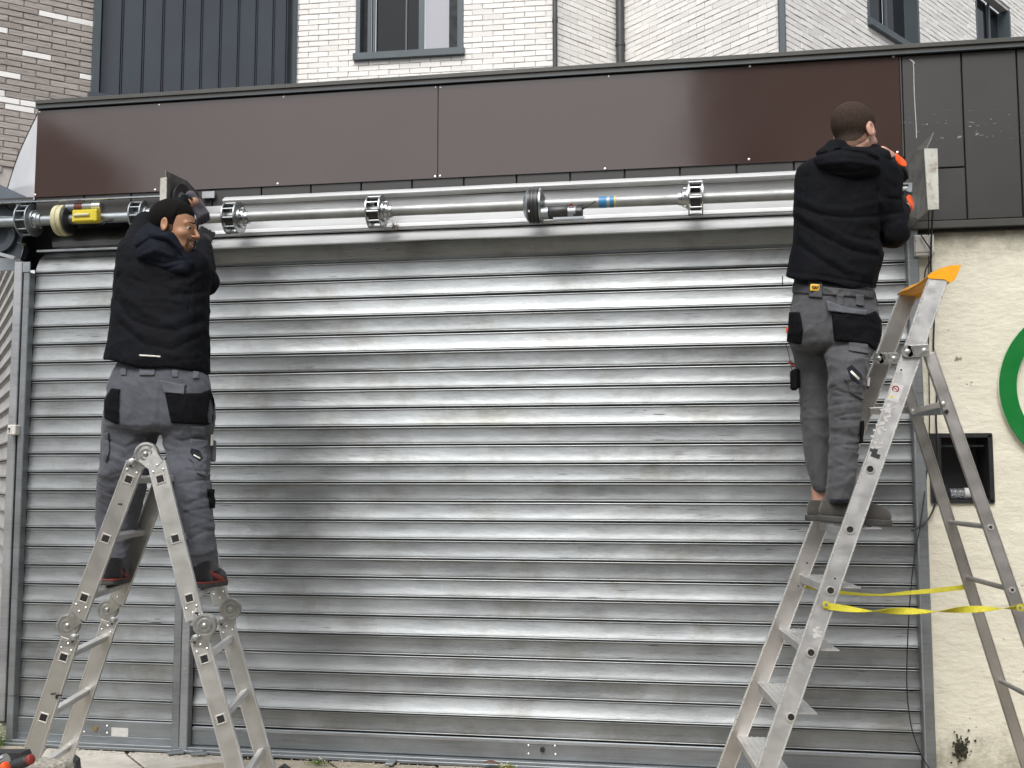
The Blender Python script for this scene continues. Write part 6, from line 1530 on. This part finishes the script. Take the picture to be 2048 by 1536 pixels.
# webbing straps
def strap(pts, tw, wd_, name='spreader_strap'):
    P_ = []
    for i in range(len(pts)-1):
        p0 = pts[max(i-1, 0)]; p1 = pts[i]; p2 = pts[i+1]; p3 = pts[min(i+2, len(pts)-1)]
        for k in range(10):
            t = k/10; P_.append(.5*((2*p1)+(-p0+p2)*t+(2*p0-5*p1+4*p2-p3)*t*t+(-p0+3*p1-3*p2+p3)*t**3))
    P_.append(pts[-1]); V = []; Fc = []; n = len(P_)
    for i, p in enumerate(P_):
        a_ = np.interp(i/(n-1), *zip(*tw)); w_ = np.array([0, math.sin(a_), math.cos(a_)]); nr = np.array([0, math.cos(a_), -math.sin(a_)])
        V += [p-w_*wd_/2-nr*.0008, p+w_*wd_/2-nr*.0008, p+w_*wd_/2+nr*.0008, p-w_*wd_/2+nr*.0008]
    for i in range(n-1):
        for k in range(4): Fc.append((i*4+k, i*4+(k+1) % 4, (i+1)*4+(k+1) % 4, (i+1)*4+k))
    return mesh(name, V, Fc, 'strap', sl)
yn1 = float(nearpt(.9)[1])-.017
strap([at(1646, 1211, y=yn1), at(1690, 1217, y=yn1), at(1740, 1222, y=yn1), at(1800, 1222, y=yn1), at(1865, 1223, y=yn1), at(1930, 1219, y=yn1), at(1995, 1217, y=yn1), at(2050, 1214, y=yn1-.02)], [(0, 0), (.12, .2), (.28, 1.45), (.42, 3.0), (.57, 4.6), (.72, 6.2), (.86, 7.75), (1, 9.2)], .026)
strap([at(1609, 1171, y=-.66), at(1650, 1180, y=-.67), at(1700, 1187, y=-.68), at(1760, 1190, y=-.69), at(1815, 1186, y=-.69), at(1870, 1181, y=-.69), at(1930, 1174, y=-.70)], [(0, .1), (.3, .9), (.5, 1.35), (.7, .7), (1, .1)], .021)
for q in ((1652, 1209, yn1), (2040, 1215, yn1-.02)):
    p = at(q[0], q[1], y=q[2]-.003); MB().ring(p, AX, U_, np.array([0, -1., 0]), .014, .006, .003, 18).make('eyelet_patch', 'strap', sl); MB().ring(p+(0, -.003, 0), AX, U_, np.array([0, -1., 0]), .007, .003, .002, 14).make('eyelet', 'screw', sl)

# ================================================================== GROUND CLUTTER
cb_ = thing('concrete_lump', 'rough grey lump of aggregate concrete at the lower left corner', 'concrete block', (-2.9, -1.9, GZ))
V, Q = surfnets(lambda P: rbox(P, at(82, 1572, y=-1.9), (.085, .12, .085), .035)-crumple(P, 30, .012, 4)-crumple(P, 120, .005, 6), *bounds(at(85, 1570, y=-1.9), m=.2), .007)
npmesh('lump', V, Q, 'concrete', cb_)
cb_['label'] = 'rough lump of pebbly concrete at the lower left corner, beside the tools'
yb2 = -2.0
def grip(name, label, cat, a, b, r, mat, capmat):
    t = thing(name, label, cat, (a+b)/2); d = (b-a)/np.linalg.norm(b-a); L = np.linalg.norm(b-a)
    MB().lathe(a, d, [(0, r*.6), (.01, r*.9), (.03, r), (L*.5, r*.92), (L*.85, r), (L-.006, r*.95), (L, r*.7)], 18).make('handle', mat, t, True, autos=50)
    MB().lathe(b-d*.002, d, [(0, r*.85), (.006, r*.9), (.016, r*.8), (.02, r*.4)], 18).make('handle_end', capmat, t, True, autos=50)
    MB().cyl(a-d*.16, a+d*.01, .006, 10).make('shaft', 'chrome', t, True, autos=60); return t
grip('hand_tool', 'black-handled tool with a red end cap lying at the lower left corner', 'hand tool', at(18, 1535, y=yb2), at(58, 1520, y=yb2), .021, 'rubber', 'red')
grip('hand_tool', 'black tool handle with a bright orange end in the lower left corner', 'hand tool', at(-35, 1556, y=yb2-.08), at(8, 1535, y=yb2-.08), .021, 'rubber', 'orange_rub')
t = thing('tool_case', 'black plastic tool case lid edge behind the handles, lower left', 'tool case', at(5, 1515, y=yb2+.1))
MB().prism([at(-30, 1506, y=yb2+.06), at(40, 1506, y=yb2+.06), at(44, 1514, y=yb2+.06), at(30, 1545, y=yb2+.06), at(-30, 1545, y=yb2+.06)], (0, .06, 0)).make('case_lid', 'rubber', t)
MB().cyl(at(-20, 1535, y=yb2), at(13, 1517, y=yb2), .020, 18).make('chrome_socket', 'chrome', t, True, autos=50)
# a stack of stone under the tools
MB().box((at(30, 1580, y=-1.95)[0]-.1, -1.95, .02), (.55, .5, .2), ch=.02).make('stone_step', 'concrete', cb_)

# weeds
def weeds(name, label, cat, cx, cy, n, rad, hgt, mats=('weed',), z0=GZ+.006, leaf=.012):
    t = thing(name, label, cat, (cx, cy, z0)); m = MB(); fl_ = MB()
    for i in range(n):
        r_ = abs(rng.normal(0, .5)); a_ = rng.uniform(0, 6.28); x = cx+math.cos(a_)*r_*rad[0]; y = cy+math.sin(a_)*r_*rad[1]; hh = hgt*rng.uniform(.3, 1)*(1-min(r_, 1)*.6)
        tipx = x+rng.normal(0, hh*.4); tipy = y+rng.normal(0, hh*.35); p0 = np.array([x, y, z0]); p1 = np.array([tipx, tipy, z0+hh]); w_ = .0012
        m.add([p0-(w_, 0, 0), p0+(w_, 0, 0), p1], [(0, 1, 2)])
        for k in range(3):
            c_ = p0+(p1-p0)*rng.uniform(.3, 1); u_ = rng.normal(0, 1, 3); u_[2] = abs(u_[2])*.6; u_ /= np.linalg.norm(u_); v_ = np.cross(u_, rng.normal(0, 1, 3)); v_ /= np.linalg.norm(v_); l_ = leaf*rng.uniform(.5, 1.2)
            m.add([c_, c_+u_*l_*.5+v_*l_*.28, c_+u_*l_, c_+u_*l_*.5-v_*l_*.28], [(0, 1, 2, 3)])
        if rng.random() < .06: fl_.box(p1, (.006, .006, .004))
    m.make('leaves', mats[0], t, kind='stuff')
    if fl_.v: fl_.make('tiny_flowers', 'flower', t, kind='stuff')
    return t
weeds('weed_clump', 'bushy green weeds with tiny white flowers at the foot of the left corner', 'weeds', -3.90, -.16, 900, (.12, .12), .15)
weeds('weed_clump', 'low green weed tuft on the paving in front of the narrow shutter', 'weeds', -3.62, -.42, 420, (.14, .10), .06)
weeds('weed_clump', 'small weed tuft in the joint at the foot of the wide shutter, near the left', 'weeds', float(at(635, 1532, z=GZ)[0]), -.17, 120, (.07, .03), .035, leaf=.007)
weeds('weed_clump', 'small yellowish weed tuft beside a dry leaf under the wide shutter', 'weeds', float(at(1020, 1530, z=GZ)[0]), -.10, 160, (.06, .02), .035, ('moss',), leaf=.007)
lf = thing('dry_leaf', 'curled brown dry leaf on the floor rail under the wide shutter', 'leaf', at(985, 1524, y=-.11))
V = []; Fc = []; n_ = 9
for i in range(n_):
    for j in (-1, 0, 1):
        u = i/(n_-1)-.5; w_ = .020*math.sqrt(max(0, 1-(2*u)**2)); V.append(at(982, 1526, y=-.11)+np.array([u*.085, j*w_, .014*math.cos(u*3)-abs(j)*.006]))
for i in range(n_-1):
    for j in (0, 1): Fc.append((i*3+j, (i+1)*3+j, (i+1)*3+j+1, i*3+j+1))
mesh('blade', V, Fc, 'dryleaf', lf, True)
m = MB()
for i in range(900):
    x = rng.uniform(-3.7, 1.1); y = -.10-abs(rng.normal(0, .05)) if rng.random() < .75 else rng.uniform(-1.2, -.1); s_ = rng.uniform(.002, .006)
    d = rng.normal(0, 1, 3); m.box((x, y, GZ+.007+s_*.4), (s_*rng.uniform(.8, 2.5), s_, s_*.6), frame(d+(2, 0, 0)))
gb = m.make('grit', 'debris'); props(gb, 'scattered grit and pale crumbs along the foot of the shutters', 'grit', kind='stuff')
ms = thing('moss_patch', 'dark moss patch growing on the cream wall near its foot at lower right', 'moss', at(1920, 1500, y=-.03))
m = MB()
for i in range(260):
    a_ = rng.uniform(0, 6.28); r_ = abs(rng.normal(0, 1)); px, py = 1921+math.cos(a_)*r_*9+rng.normal(0, 2), 1497+math.sin(a_)*r_*13; s_ = rng.uniform(.004, .009)
    m.box(at(px, py, y=-.035-rng.uniform(0, .008)), (s_, s_, s_), frame(rng.normal(0, 1, 3)))
m.make('moss', 'moss_dark', ms, kind='stuff')
